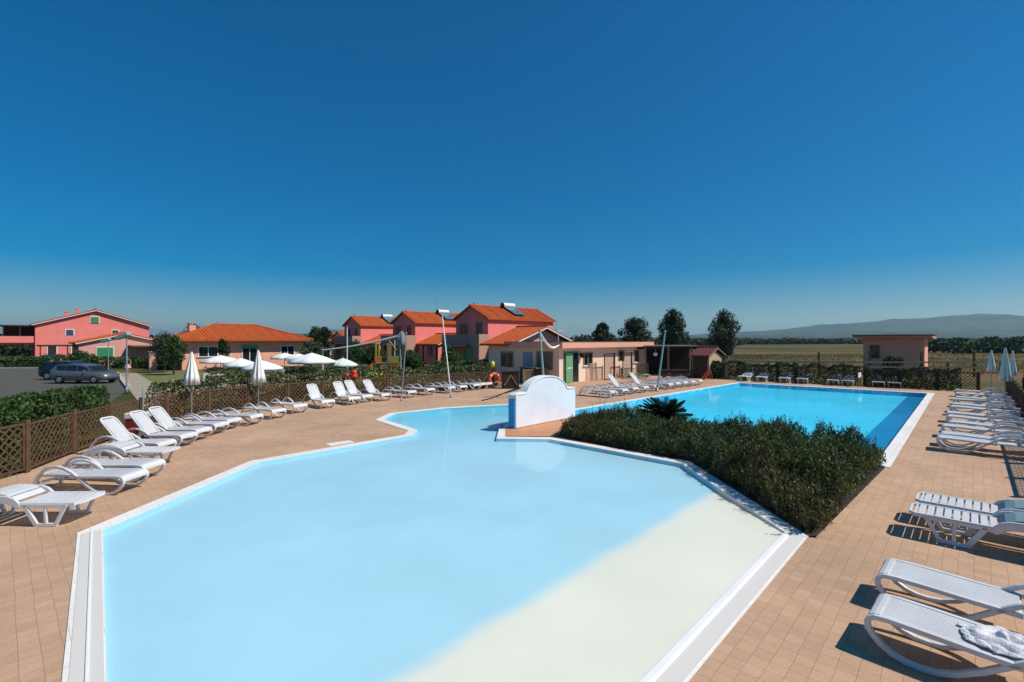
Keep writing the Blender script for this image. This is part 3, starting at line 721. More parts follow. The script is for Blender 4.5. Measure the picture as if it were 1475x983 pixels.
# large coral house on the left
P0 = (-62.8, 64.0)
ch = thing('coral_farmhouse', 'large bright coral two storey house with wide gable left of the parked cars', 'house', (P0[0], P0[1], 0), ANG)
gable_walls(ch, 0, 12.2, 0, 11, 4.95, 7.0, M_PINK, 'y')
rf = gable_roof('roof', ch, 0, 12.2, 0, 11, 5.0, 7.05, 'y', .35, .16, fascia=M_WHITE)
for x, y, hh in ((3.3, 3, .9), (4.6, 6, 1.2)):
    c = MB(); zb = 5 + 2.05 * x / 6.1; c.box(x - .2, x + .2, y - .2, y + .2, zb - .1, zb + hh*.8); c.box(x - .25, x + .25, y - .25, y + .25, zb + hh*.8, zb + hh*.8 + .08); c.build('chimney', M_PINK, rf)
c = MB(); c.tube((6.1, 1, 7), (6.1, 1, 8), .03, .02, 6); c.tube((5.8, 1, 7.8), (6.4, 1, 7.8), .015, .015, 4); c.build('antenna', M_GREYM, rf)
opening(ch, 'window', 'y', 0, 5.6, 6.4, 5.3, 6.2, M_WHITE, M_GREEN, shutter=M_GREEN)
opening(ch, 'window', 'y', 0, 3.0, 3.75, 3.55, 4.35, M_WHITE, mat('blue_glass', (.03, .09, .15), .15, .1, 4))
opening(ch, 'window', 'y', 0, 7.9, 8.6, 3.55, 4.35, M_WHITE, MATS['blue_glass'])
opening(ch, 'door', 'y', 0, 1.2, 2.05, .05, 2.1, M_WHITE, M_WOODD, glaz=False)
opening(ch, 'door', 'y', 0, 3.6, 4.5, .05, 2.1, M_WHITE, M_WOODD, glaz=False)
b = MB(); b.box(-5.2, -.002, .6, 7, 2.35, 2.6); b.box(-3.6, -.002, .2, 7, 2.602, 3.45)
vs = [(-5.6, .2, 2.36), (-3.602, .2, 2.62), (-3.602, .2, 3.4), (-5.6, 6.6, 2.36), (-3.602, 6.6, 2.62), (-3.602, 6.6, 3.4)]
b.add(vs, [(0, 1, 2), (3, 5, 4), (0, 2, 5, 3), (0, 3, 4, 1), (1, 4, 5, 2)]); b.build('terrace', M_PINK, ch)
b = MB(); b.box(-4.6, -4.1, .7, 1.2, -.05, 2.35); b.build('pillar', M_PINK2, ch); b = MB(); b.box(-4.6, -4.1, 5.8, 6.3, -.05, 2.35); b.build('pillar', M_PINK2, ch)
b = MB(); b.box(-3.9, .3, .5, 6.5, 4.75, 4.9)
for x in (-3.8, -2.9, -1.4): b.box(x - .06, x + .06, .6, .72, 3.45, 4.75)
b.box(-2.9, -.01, 3, 3.1, 3.45, 4.75); b.build('veranda', M_WOODD, ch)

an = thing('pink_cottage', 'pale pink gabled cottage with a green shutter in front of the coral house', 'house', (-48.6, 54.5, 0), ANG)
gable_walls(an, 0, 8.2, 0, 7, 2.55, 3.6, M_PINK2, 'y')
gable_roof('roof', an, 0, 8.2, 0, 7, 2.57, 3.62, 'y', .3, fascia=M_WHITE)
opening(an, 'window', 'y', 0, 1.6, 3.0, .75, 2.1, M_WHITE, M_GREEN, shutter=M_GREEN)
opening(an, 'window', 'y', 0, 6.4, 7.3, .1, 2.05, M_WOODP, M_GREENL, glaz=False)
b = MB(); b.box(4.3, 9.4, -2.6, -.002, 2.2, 2.36); b.box(7.4, 8.9, -2.6, -2.45, 2.362, 3.0); pr = b.build('porch_roof', M_WOODP, an)
b = MB(); b.box(4.5, 4.62, -2.5, -2.38, -.05, 2.2); b.build('porch_post', M_WOODD, pr); b = MB(); b.box(9.2, 9.32, -2.5, -2.38, -.05, 2.2); b.build('porch_post', M_WOODD, pr)
b = MB(); b.box(-3.2, -.002, .8, 5, 2.25, 2.4); b.box(-3.1, -3.0, .9, 1.0, -.05, 2.25); b.box(-.9, -.8, .9, 1.0, -.05, 2.25); b.build('pergola', M_WOODD, an)

# low farm houses far behind
def farhouse(p, L, Wd, ze, zr, m, label, nm='distant_house', rz=ANG):
    h = thing(nm, label, 'house', (p[0], p[1], 0), rz)
    gable_walls(h, 0, L, 0, Wd, ze, zr, m); gable_roof('roof', h, 0, L, 0, Wd, ze, zr, 'x', .3)
    opening(h, 'window', 'y', 0, L*.3, L*.3 + 1, 1, 2.2, M_WHITE, M_DARK); opening(h, 'window', 'x', 0, Wd*.4, Wd*.4 + 1, 1, 2.2, M_WHITE, M_DARK)
farhouse((-60, 98), 14, 8, 3.0, 5.0, M_PEACH, 'far pale house with orange roof left of the salmon bungalow')
farhouse((-36, 92), 9, 6, 2.9, 4.1, M_PEACH, 'far pale house right of the salmon bungalow, behind small trees')
farhouse((-29.5, 86), 4.5, 5, 3.2, 4.3, M_PEACH, 'far pale house touching the farthest villa on its left')
farhouse((520, 900), 26, 14, 6, 9, M_PEACH, 'tiny pale farmhouse in the trees below the hills')
farhouse((372, 860), 22, 14, 6, 9, M_CREAM, 'tiny cream farmhouse on the plain right of the tall tree')

# cabin beyond the far hedge
cb = thing('flat_roofed_cabin', 'dusty pink cabin with overhanging flat roof beyond the far hedge', 'building', (35.4, 41.7, 0), ANG)
b = MB(); b.box(0, 4.5, 0, 4.3, -.05, 3.12); b.box(-.002, .6, 3.1, 4.3, .0, .01); b.build('wall', M_MAUVE, cb)
b = MB(); b.box(-.75, 5.1, -.55, 5.0, 3.122, 3.36); r_ = b.build('roof', mat('ochre_fascia', (.66, .27, .16), .85, .1, 2), cb)
b = MB(); b.box(-.8, 5.15, -.6, 5.05, 3.362, 3.44); b.build('roof_felt', M_REDROOF, r_)
opening(cb, 'window', 'x', 0, 3.15, 3.75, 1.3, 2.45, M_WOODP, M_DARK)

# wooden bar hut with pergola
hut = thing('garden_hut', 'small wooden hut with dark red gable roof and cream end wall, right of the pergola', 'hut', (17.0, 39.4, 0), ANG + R(90))
gable_walls(hut, 0, 1.1, 0, 3.0, 1.75, 2.25, M_WOODD)
gable_roof('roof', hut, 0, 1.1, 0, 3.0, 1.78, 2.3, 'x', .25, .07, M_REDROOF, fascia=M_WOODP)
pg = thing('bar_pergola', 'dark timber pergola with pale flat roof between bar house and garden hut', 'pergola', (9.9, 40.8, 0), R(-8))
b = MB(); b.box(-1.0, 5.6, -.3, 3.0, 2.42, 2.52); b.build('roof', M_WOODP, pg)
for i in range(4):
    b = MB(); b.box(-.6 + 1.85*i - .07, -.6 + 1.85*i + .07, -.17, -.03, -.05, 2.42); b.build('post', M_WOODP, pg)
b = MB(); b.box(-.8, 5.4, 2.7, 2.8, -.05, 2.42); b.box(-.8, 5.4, -.05, .05, 2.2, 2.41); b.build('back_wall', M_WOODD, pg)
b = MB(); b.lathe([(.02, 1.62), (.16, 1.68), (.2, 1.8), (.12, 1.92), (.02, 1.95)], 10, c=(2.1, .1)); b.tube((2.1, .1, 1.94), (2.1, .1, 2.42), .01, .01, 5); b.build('hanging_lamp', M_WHITE, pg)
# cream end wall of the hut
b = MB(); b.xprism([(.25, .4), (2.75, .4), (2.75, 1.70), (1.5, 2.12), (.25, 1.70)], -.06, 0); b.build('end_panel', M_CREAM, hut)

# ================================================================== FOUNTAIN WALL
fw = thing('fountain_wall', 'white scalloped fountain wall with blue end face rising between the two pools', 'fountain', (.13, 16.2, 0), ANG)
L = 3.36; prof = [(0, .03), (0, 1.02), (.03, 1.12), (.10, 1.16), (.44, 1.16), (.545, 1.18)]
cxw, rw = L/2, 1.10
for i in range(23):
    a = math.pi - math.pi * i / 22; x = cxw + rw * math.cos(a); z = 1.13 + .55 * math.sin(a)
    if .60 < x < L - .60: prof.append((x, z))
prof += [(L - .545, 1.18), (L - .44, 1.16), (L - .10, 1.16), (L - .03, 1.12), (L, 1.02), (L, .03)]
b = MB(); b.yprism(prof, 0, .34); b.build('body', M_FOUNT, fw, bevel=.03)
b = MB(); b.ribbon(prof[1:-1], -.022, .362, .06); b.build('rim', M_WHITE, fw, bevel=.022)
b = MB(); b.yprism([(-.045, .03), (-.045, 1.0), (-.002, 1.0), (-.002, .03)], .04, .30); b.build('tiled_end', M_BLUE, fw)
b = MB(); b.box(.9, 2.5, .345, .55, .78, .84); b.build('water_spout', M_STEEL, fw)

# ================================================================== FENCES
def lattice_mb(w, h, sp=.13, t=.028, z0=0.0, th=.012):
    """two crossing sets of diagonal laths inside a w by h frame in the x-z plane"""
    b = MB()
    for sgn, y in ((1, -.008), (-1, .008)):
        c = -h if sgn > 0 else 0
        end = w if sgn > 0 else w + h
        while c < end:
            if sgn > 0: x0, za, x1, zb = max(c, 0), max(0, -c), min(c + h, w), min(h, w - c)
            else: x0, za, x1, zb = max(c - h, 0), min(h, c), min(c, w), max(0, c - w)
            if x1 - x0 > .02: b.bar((x0, y, z0 + za), (x1, y, z0 + zb), th, t, (0, 1, 0)) if False else b.bar((x0, y, z0 + za), (x1, y, z0 + zb), th, t)
            c += sp * 1.414
    return b
def frame_mb(w, h, z0=0.0, t=.05, th=.05):
    b = MB(); b.box(0, w, -th/2, th/2, z0, z0 + t); b.box(0, w, -th/2, th/2, z0 + h - t, z0 + h)
    b.box(0, t, -th/2, th/2, z0 + t, z0 + h - t); b.box(w - t, w, -th/2, th/2, z0 + t, z0 + h - t); return b
def lattice_fence(name, label, pts, hs, m, skip=(), sp=.13):
    root = thing(name, label, 'fence', (pts[0][0], pts[0][1], 0))
    for i, p in enumerate(pts):
        a = MB(); x, y = p[0] - pts[0][0], p[1] - pts[0][1]; a.box(x - .05, x + .05, y - .05, y + .05, -.02, hs[i] + .06)
        a.build('post', m, root, bevel=.006)
        if i + 1 < len(pts) and i not in skip:
            q = pts[i+1]; d = Vector((q[0] - p[0], q[1] - p[1])); L = d.length - .1
            h = (hs[i] + hs[i+1]) / 2 - .07
            o = frame_mb(L, h, .07, .045, .045).build('rail_frame', m, root); e = d.normalized()
            o.location = (x + e.x*.05, y + e.y*.05, 0); o.rotation_euler = (0, 0, math.atan2(d.y, d.x))
            lattice_mb(L - .09, h - .09, sp).build('lattice', m, o, (.045, 0, .115))
    return root
lattice_fence('lattice_fence', 'long brown lattice fence behind the left row of loungers', FENCE, FH, M_WOOD)
M_WOODR = mat('weathered_brown_lath', (.10, .055, .035), .8, .3, 6, .3)
lattice_fence('lattice_fence', 'dark lattice fence beside the right row of loungers', [RF(-4.5 + 1.75*i) for i in range(15)], [1.1] * 15, M_WOODR)
lattice_fence('lattice_fence', 'short dark lattice fence at the far right corner of the deck', [(26.6, 27.7), (25.3, 28.9), (24.0, 30.1), (22.7, 31.3)], [1.1] * 4, M_WOODD)
lattice_fence('lattice_fence', 'short lattice fence between the orange life ring and the dark planter', [FENCE[-1], (-.35, 31.6)], [1.0] * 2, M_WOOD)
lattice_fence('lattice_fence', 'low lattice rail in front of the shaded wall of the bar house', [(.75, 32.3), (1.6, 32.9), (2.4, 33.4)], [1.0] * 3, M_WOODP)
lattice_fence('lattice_fence', 'low reddish lattice fence in front of the garden hut', [(11.8, 38.8), (13.2, 38.6), (14.6, 38.3)], [.62] * 3, mat('reddish_wood', (.20, .06, .04), .8, .25, 6, .3))
lattice_fence('lattice_fence', 'low pale lattice rail at the right end of the bar house', [(10.2, 38.9), (8.6, 38.3)], [.75] * 2, M_WOODP)
def screen(label, t, off, w, h, m, rz=0.0, tilt=0.0):
    p = Vector((3.2, 33.0, 0)) + AX*t - BX*off
    r = thing('lattice_screen', label, 'screen', p, ANG + rz)
    frame_mb(w, h, .03, .06, .05).build('frame', m, r, bevel=.006)
    lattice_mb(w - .12, h - .12, .16, .026).build('lattice', m, r, (.06, 0, .09))
    b = MB(); b.box(w, w + .1, -.05, .05, 0, h + .08); b.build('post', m, r)
    r.rotation_euler.x = tilt
screen('tall brown lattice screen nearest the small bar window', 4.4, .75, 1.35, 1.95, M_WOODD)
screen('tall brown lattice screen in the middle of the bar front', 6.9, .8, 1.35, 1.95, M_WOODD)
screen('low brown lattice screen standing right of the two tall ones', 8.0, 1.5, 1.5, 1.05, M_WOODD)
screen('pale lattice panel leaning beside the small bar window', 3.3, .35, .75, 1.25, mat('pale_lath', (.42, .26, .18), .8, .2, 5), 0, -.12)

# post and rail fence in the field
rfn = thing('rail_fence', 'weathered post and rail fence across the field behind the far hedge', 'fence', (17.5, 41.0, 0), math.atan2(-1.8, 22))
for i in range(12):
    b = MB(); b.box(i*2 - .06, i*2 + .06, -.06, .06, -.05, 1.25 + (.7 if i in (4, 6, 8, 10) else 0)); b.build('post', M_WOOD, rfn)
for z in (.35, .75, 1.15):
    b = MB(); b.box(-.1, 22.1, -.11, -.065, z - .06, z + .06); b.build('rail', M_WOODP, rfn)

# ================================================================== PLANTS
hedge('hedge', 'dark leafy hedge between the car park and the left lattice fence', [(-12.3, 7.0), (-12.6, 11.6), (-13.6, 14.6), (-14.9, 17.3)], .9, 1.42, LEAF_HEDGE, 330, .12)
hedge('hedge', 'low green hedge running behind the lattice fence towards the life ring', [(-13.7, 18.6), (-12.2, 21.9), (-9.6, 25.6), (-7.3, 27.4), (-4.6, 29.7), (-1.6, 31.6)], .9, 1.30, LEAF_MIX, 200, .13, seed=3)
hedge('hedge', 'taller green hedge in front of the coral villas', [(-6.2, 37.5), (-1.5, 38.6), (1.2, 40.5)], 1.0, 1.3, LEAF_HEDGE, 140, .16, seed=4)
hedge('hedge', 'long clipped hedge behind the far row of loungers', [(15.2, 38.0), (17.2, 36.6), (20.4, 33.6), (22.6, 31.6)], .9, 1.25, LEAF_DARK, 240, .12, seed=6)
hedge('hedge', 'darker square hedge below the pink cabin', [(22.9, 31.5), (26.3, 28.6)], 1.0, 1.15, LEAF_DARK, 260, .12, seed=7)
hedge('hedge', 'dark overgrown hedge outside the right lattice fence', [RF(5.5), RF(11), RF(19)], .9, 1.25, LEAF_DARK, 200, .12, seed=8)
for o in list(S.objects):
    if o.get('label') == 'dark overgrown hedge outside the right lattice fence': o.location.x += .75; o.location.y -= .7
hedge('hedge', 'rough hedge below the coral house at the far edge of the car park', [(-62, 51.5), (-48, 52), (-38, 51.5)], 1.8, 1.05, LEAF_HEDGE, 45, .3, seed=9)
hedge('hedge', 'low garden hedge in front of the pink cottage porch', [(-36.5, 50.5), (-30.5, 50.5)], 1.0, .8, LEAF_OLIVE, 70, .2, seed=10)
hedge('hedge', 'low clipped hedge along the terrace under the parasols', [(-24.5, 39), (-18, 40), (-12, 41)], .8, .75, LEAF_OLIVE, 90, .18, seed=11)
hedge('shrub', 'small dark shrub on the fence line behind the single upright lounger', [(-11.2, 24.3), (-10.2, 25.2)], .9, 1.55, LEAF_DARK, 300, .12, cat='shrub', seed=12)
hedge('shrub', 'reddish flowering shrub behind the fence near the orange life ring', [(-2.6, 31.8), (-1.2, 32.4)], .9, 1.5, LEAF_OLIVE, 200, .16, cat='shrub', seed=13)
hedge('shrub', 'square dark shrub beside the garden hut', [(15.4, 38.2), (16.4, 37.6)], .8, 1.2, LEAF_DARK, 300, .12, cat='shrub', seed=14)
hedge('shrub', 'tall spiky shrub growing against the pink cabin', [(31.0, 40.4), (32.2, 40.3)], .7, 1.45, LEAF_OLIVE, 180, .2, cat='shrub', hvar=.5, seed=15)

# island shrubs: one height field, every leaf belongs to the nearest of the shrubs
SHR = [('low olive rosemary shrub at the foot of the white fountain wall', g2(800, 628), LEAF_RED, .44),
       ('reddish brown shrub between fountain wall and spiky cycad', g2(862, 622), LEAF_RED, .52),
       ('green shrub just left of the spiky cycad', g2(905, 618), LEAF_ROSE, .74),
       ('dark shrub in front of the spiky cycad', g2(945, 640), LEAF_ROSE, .50),
       ('green shrub just right of the spiky cycad', g2(1020, 634), LEAF_ROSE, .80),
       ('dark shrub at the inner bend of the white pool edge', g2(1015, 668), LEAF_ROSE, .64),
       ('bushy dark shrub in the middle of the planted island', g2(1085, 672), LEAF_ROSE, .82),
       ('ragged shrub with upright sprigs against the big pool', g2(1120, 652), LEAF_ROSE, .88),
       ('rounded shrub at the right corner of the island by the big pool', g2(1205, 670), LEAF_ROSE, .80),
       ('shrub on the deck side of the island, above its tip', g2(1180, 715), LEAF_ROSE, .85),
       ('low shrub hugging the long inner white pool edge', g2(1080, 705), LEAF_RED, .62),
       ('small rounded shrub between cycad and ragged sprigs', g2(1060, 642), LEAF_OLIVE, .80),
       ('straggly reddish shrub at the pointed tip of the island', g2(1160, 755), LEAF_RED, .5)]
def inside(p, poly):
    c = False
    for i in range(len(poly)):
        a, b = poly[i], poly[i - 1]
        if (a[1] > p[1]) != (b[1] > p[1]) and p[0] < (b[0] - a[0]) * (p[1] - a[1]) / (b[1] - a[1]) + a[0]: c = not c
    return c
def edge_dist(p, poly):
    P = Vector(p[:2]); m_ = 9
    for i in range(len(poly)):
        a = Vector(poly[i - 1][:2]); b = Vector(poly[i][:2]); e = b - a; t = max(0, min(1, (P - a).dot(e) / e.length_squared)); m_ = min(m_, (P - a - e*t).length)
    return m_
PLANT = [g2(1163, 772), (4.42, 11.9), (1.5, 14.98), (1.75, 16.0), (2.62, 18.0), (3.22, 17.35), (8.80, 11.50), g2(1176, 775)]
buck = [[] for _ in SHR]; dirs = [[] for _ in SHR]
tries = 0
while tries < 46000:
    tries += 1
    p = (RNG.uniform(1.0, 9.0), RNG.uniform(7.2, 18.2))
    if not inside(p, PLANT): continue
    ed = edge_dist(p, PLANT)
    dd = [((p[0] - q[1][0])**2 + (p[1] - q[1][1])**2) for q in SHR]
    k = min(range(len(SHR)), key=lambda i: dd[i] + .25 * nz2(p[0], p[1], 1.7, i))
    w = [1 / (d + .15) for d in dd]; hh = sum(a * q[3] for a, q in zip(w, SHR)) / sum(w)
    ds = sorted(dd); val = min(1, (math.sqrt(ds[1]) - math.sqrt(ds[0])) / .55); hh *= .60 + .52 * math.sqrt(val)
    hh *= .86 + .36 * nz2(p[0], p[1], 1.15, 2) + .3 * nz2(p[0], p[1], 3.6, 5)
    hh *= min(1, .62 + ed * 1.1)
    gr = Vector((p[0] - SHR[k][1][0], p[1] - SHR[k][1][1])); gr = gr.normalized() if gr.length > .01 else gr
    ov = .05 if ed < .3 else .0
    side = RNG.random() < .30
    zt = hh * RNG.uniform(.25, .95) if side else hh - abs(RNG.normal(0, .05)) + (RNG.uniform(.03, .20) if RNG.random() < .11 else 0)
    Ls = min(zt * .8, RNG.uniform(.16, .34)); ln = Vector((gr.x * (.55 if side else .22) + RNG.normal(0, .28), gr.y * (.55 if side else .22) + RNG.normal(0, .28), 1)).normalized()
    tip = Vector((p[0] + gr.x*ov, p[1] + gr.y*ov, zt + .02))
    nl_ = 11
    for q in range(nl_):
        f = q / (nl_ - 1); c_ = tip - ln * Ls * (1 - f)
        sp_ = .030 * (1 - .55 * f)
        buck[k].append((c_.x + RNG.normal(0, sp_), c_.y + RNG.normal(0, sp_), max(.02, c_.z))); a_ = RNG.uniform(0, 6.28)
        dirs[k].append((ln.x * .8 + .75 * math.cos(a_), ln.y * .8 + .75 * math.sin(a_), ln.z * .8))
for k, (lab, c, m, hh) in enumerate(SHR):
    root = thing('shrub', lab, 'shrub', (c[0], c[1], .02), 0, 'shrubs on the planted island')
    P = np.array(buck[k]) - np.array([c[0], c[1], .02]); D = np.array(dirs[k])
    # upright sprigs that stick out of the top
    st = MB(); ex = []; ed_ = []
    for i in range(36):
        j = RNG.integers(len(P)); b0 = P[j].copy(); b0[2] *= .55
        tip = P[j] + np.array([RNG.normal(0, .06), RNG.normal(0, .06), RNG.uniform(.08, .30)])
        st.tube((b0[0]*.2, b0[1]*.2, 0), b0, .012, .006, 4); st.tube(b0, tip, .006, .003, 4)
        for f in np.linspace(.45, 1, 14): ex.append(b0 + (tip - b0)*f + RNG.normal(0, .012, 3)); ed_.append((RNG.normal(), RNG.normal(), .8))
    P = np.concatenate([P, np.array(ex)]); D = np.concatenate([D, np.array(ed_)])
    leaf_mesh('foliage', P, .066, m, root, up=.1, aspect=.30, dirs=D)
    for i in range(30):
        j = RNG.integers(len(buck[k])); e = P[j]; st.tube((e[0]*.25, e[1]*.25, 0), (e[0], e[1], e[2]*.8), .014, .005, 4)
    st.build('stem', M_BARK, root)
cy = thing('cycad', 'spiky dark cycad rising from the planted island', 'cycad', (*g2(957, 622), .02))
b = MB(); b.lathe([(.02, 0), (.17, .0), (.19, .24), (.15, .40), (.03, .46)], 12); b.build('trunk', M_BARK, cy)
for i in range(60):
    a = i * 2.39996; el = R(80 - 66 * (i / 60) ** .9) + RNG.normal(0, .05); Lf = .84 * (.85 + .25 * RNG.random())
    fr = MB(); pts = []
    for j in range(9):
        s = j / 8; e2 = el - s * s * .75; pts.append((Lf * s * math.cos(el - s*.25), .36 + Lf * s * math.sin(el - s*.30)))
    for j in range(8): fr.tube((pts[j][0], 0, pts[j][1]), (pts[j+1][0], 0, pts[j+1][1]), .010, .008, 4)
    for j in range(30):
        s = .10 + .90 * j / 30; q = s * 8; jj = min(7, int(q)); fq = q - jj
        x = pts[jj][0] + (pts[jj+1][0] - pts[jj][0]) * fq; z = pts[jj][1] + (pts[jj+1][1] - pts[jj][1]) * fq
        ll = .15 * math.sin(math.pi * min(1, s * .95 + .05)) ** .6 + .02
        for sg in (-1, 1):
            fr.add([(x - .02, 0, z), (x + .035, sg * ll, z + .06), (x + .06, sg * ll * .9, z + .06), (x + .028, 0, z)], [(0, 1, 2, 3)])
    o = fr.build('frond', LEAF_CYCAD, cy); o.rotation_euler = (0, 0, a)

# trees
tree('poplar_tree', 'slender dark tree right of the bar house, beside the leaning pole', 20.0, 60, 6.5, 1.75, 1.4, LEAF_TREE, seed=1, squash=1.35, size=.26)
tree('poplar_tree', 'tall tree with pale leaves standing behind the garden hut', 26.2, 60, 6.3, 1.75, 1.3, LEAF_OLIVE, seed=2, squash=1.3, size=.26)
tree('broadleaf_tree', 'broad dark tree behind the flat bar roof, the larger of two', 16.4, 66, 5.7, 2.3, 1.2, LEAF_DARK, seed=3, size=.28)
tree('broadleaf_tree', 'smaller dark tree behind the flat bar roof, left of the larger one', 12.6, 68, 5.2, 1.6, 1.2, LEAF_DARK, seed=4, size=.28)
tree('broadleaf_tree', 'bushy street tree between the pink cottage and the salmon bungalow', -31.8, 44.5, 3.4, 1.4, 1.3, LEAF_TREE, seed=5, size=.17, n=3600)
tree('broadleaf_tree', 'thin young tree at the left corner of the salmon bungalow', -28.9, 41.5, 3.1, 1.0, 1.3, LEAF_HEDGE, seed=6, size=.2, n=3500)
tree('broadleaf_tree', 'slim sapling in front of the left bungalow window', -27.6, 46.5, 3.0, .55, 1.4, LEAF_DARK, seed=7, size=.16, n=2200)
tree('broadleaf_tree', 'green tree at the right end of the bungalow roof', -29.5, 72, 4.6, 1.5, 1.4, LEAF_HEDGE, seed=8, size=.28, n=5000)
tree('conifer_tree', 'dark upright tree left of the farthest villa', -25.2, 65, 4.35, 1.15, .7, LEAF_DARK, seed=9, size=.26, n=6000, squash=1.3)
tree('broadleaf_tree', 'low olive tree behind the two overlapping parasols', -21.5, 52, 2.6, 1.4, .6, LEAF_OLIVE, seed=10, size=.22, n=4500)
tree('broadleaf_tree', 'small garden tree in front of the farthest villa', -16.6, 52, 2.7, 1.2, .7, LEAF_HEDGE, seed=11, size=.22, n=4500)
for i, (x, y, h, r_, lab) in enumerate([(-56, 86, 5.0, 3.2, 'round dark tree just right of the coral house roof'), (-51, 84, 4.7, 2.6, 'second dark tree right of the coral house, nearer the bungalow'), (-75, 66, 3.9, 3.0, 'dark tree at the left edge beside the coral house'), (-70, 60, 3.0, 2.6, 'low bush of a tree below the coral house terrace'),
        (-13.6, 48, 2.3, 1.1, 'leafy bush behind the play frame'), (-9.0, 44, 1.9, 1.1, 'rounded bush under the middle villa porch'), (-5.4, 43, 2.0, 1.3, 'rounded bush in front of the nearest villa door'), (-42, 47.5, 1.6, 1.2, 'low bush beside the pink cottage pergola'), (-33.6, 47.8, 2.0, 1.0, 'small bush beside the salmon gate pillar')]):
    tree('broadleaf_tree', lab, x, y, h, r_, h * .2, LEAF_DARK if i < 3 else LEAF_HEDGE, seed=20 + i, size=.3 if i < 4 else .2, n=5500)

# far woods and the far tree line on the plain
def woods(name, label, line, h, width, n, size, m, seed):
    P = []
    rg = np.random.default_rng(seed)
    xs = [p[0] for p in line]; seg = [math.dist(a, b) for a, b in zip(line[:-1], line[1:])]; tot = sum(seg)
    nc = int(tot / (h * .20)); per = max(8, n // nc)
    for i in range(nc):
        s = rg.uniform(0, tot); j = 0
        while s > seg[j]: s -= seg[j]; j += 1
        a, b = line[j], line[j+1]; f = s / seg[j]; cx, cy_ = a[0] + (b[0] - a[0]) * f + rg.normal(0, width*.3), a[1] + (b[1] - a[1]) * f + rg.uniform(-width/2, width/2)
        hh = h * rg.uniform(.55, 1.05); rr = hh * rg.uniform(.5, 1.0)
        d = rg.normal(size=(per, 3)); d /= np.linalg.norm(d, axis=1, keepdims=True); d *= rg.uniform(.6, 1, (per, 1))
        P.append(np.array([cx, cy_, hh * .5]) + d * np.array([rr, rr, hh * .52]))
    o = leaf_mesh(name, np.concatenate(P), size, m, None, aspect=.8); o['kind'] = 'stuff'; return o
woods('woods', '', [(96, 110), (140, 112), (190, 96)], 3.7, 14, 20000, .75, LEAF_DARK, 1)
woods('woods', '', [(60, 260), (130, 300), (190, 330), (260, 330)], 3.3, 20, 16000, 1.4, LEAF_DARK, 2)
woods('woods', '', [(20, 200), (60, 230), (110, 250)], 2.4, 15, 12000, 1.0, LEAF_DARK, 3)
woods('woods', '', [(120, 700), (330, 820), (640, 840), (900, 760)], 6, 40, 16000, 3.0, LEAF_DARK, 4)
woods('woods', '', [(-10, 130), (20, 140), (40, 140)], 4.3, 10, 9000, .8, LEAF_TREE, 5)
woods('woods', '', [(-140, 190), (-80, 190), (-30, 170)], 5.0, 12, 9000, 1.0, LEAF_DARK, 6)
woods('woods', '', [(-110, 62), (-84, 72), (-78, 84)], 3.8, 9, 8000, .6, LEAF_DARK, 7)

# tufts of dry grass in the field
P = []
for i in range(26000):
    Y = RNG.uniform(40, 95); X = RNG.uniform(.36, 1.2) * Y
    if nz2(X, Y, .09, 3) + .5*nz2(X, Y, .35, 7) < .02: continue
    P.append((X, Y, RNG.uniform(.02, .35)))
o = leaf_mesh('grass', P, .34, leaf_mat('dry_grass', (.05, .055, .018), (.17, .13, .055)), None, up=1.6, aspect=.12); o['kind'] = 'stuff'
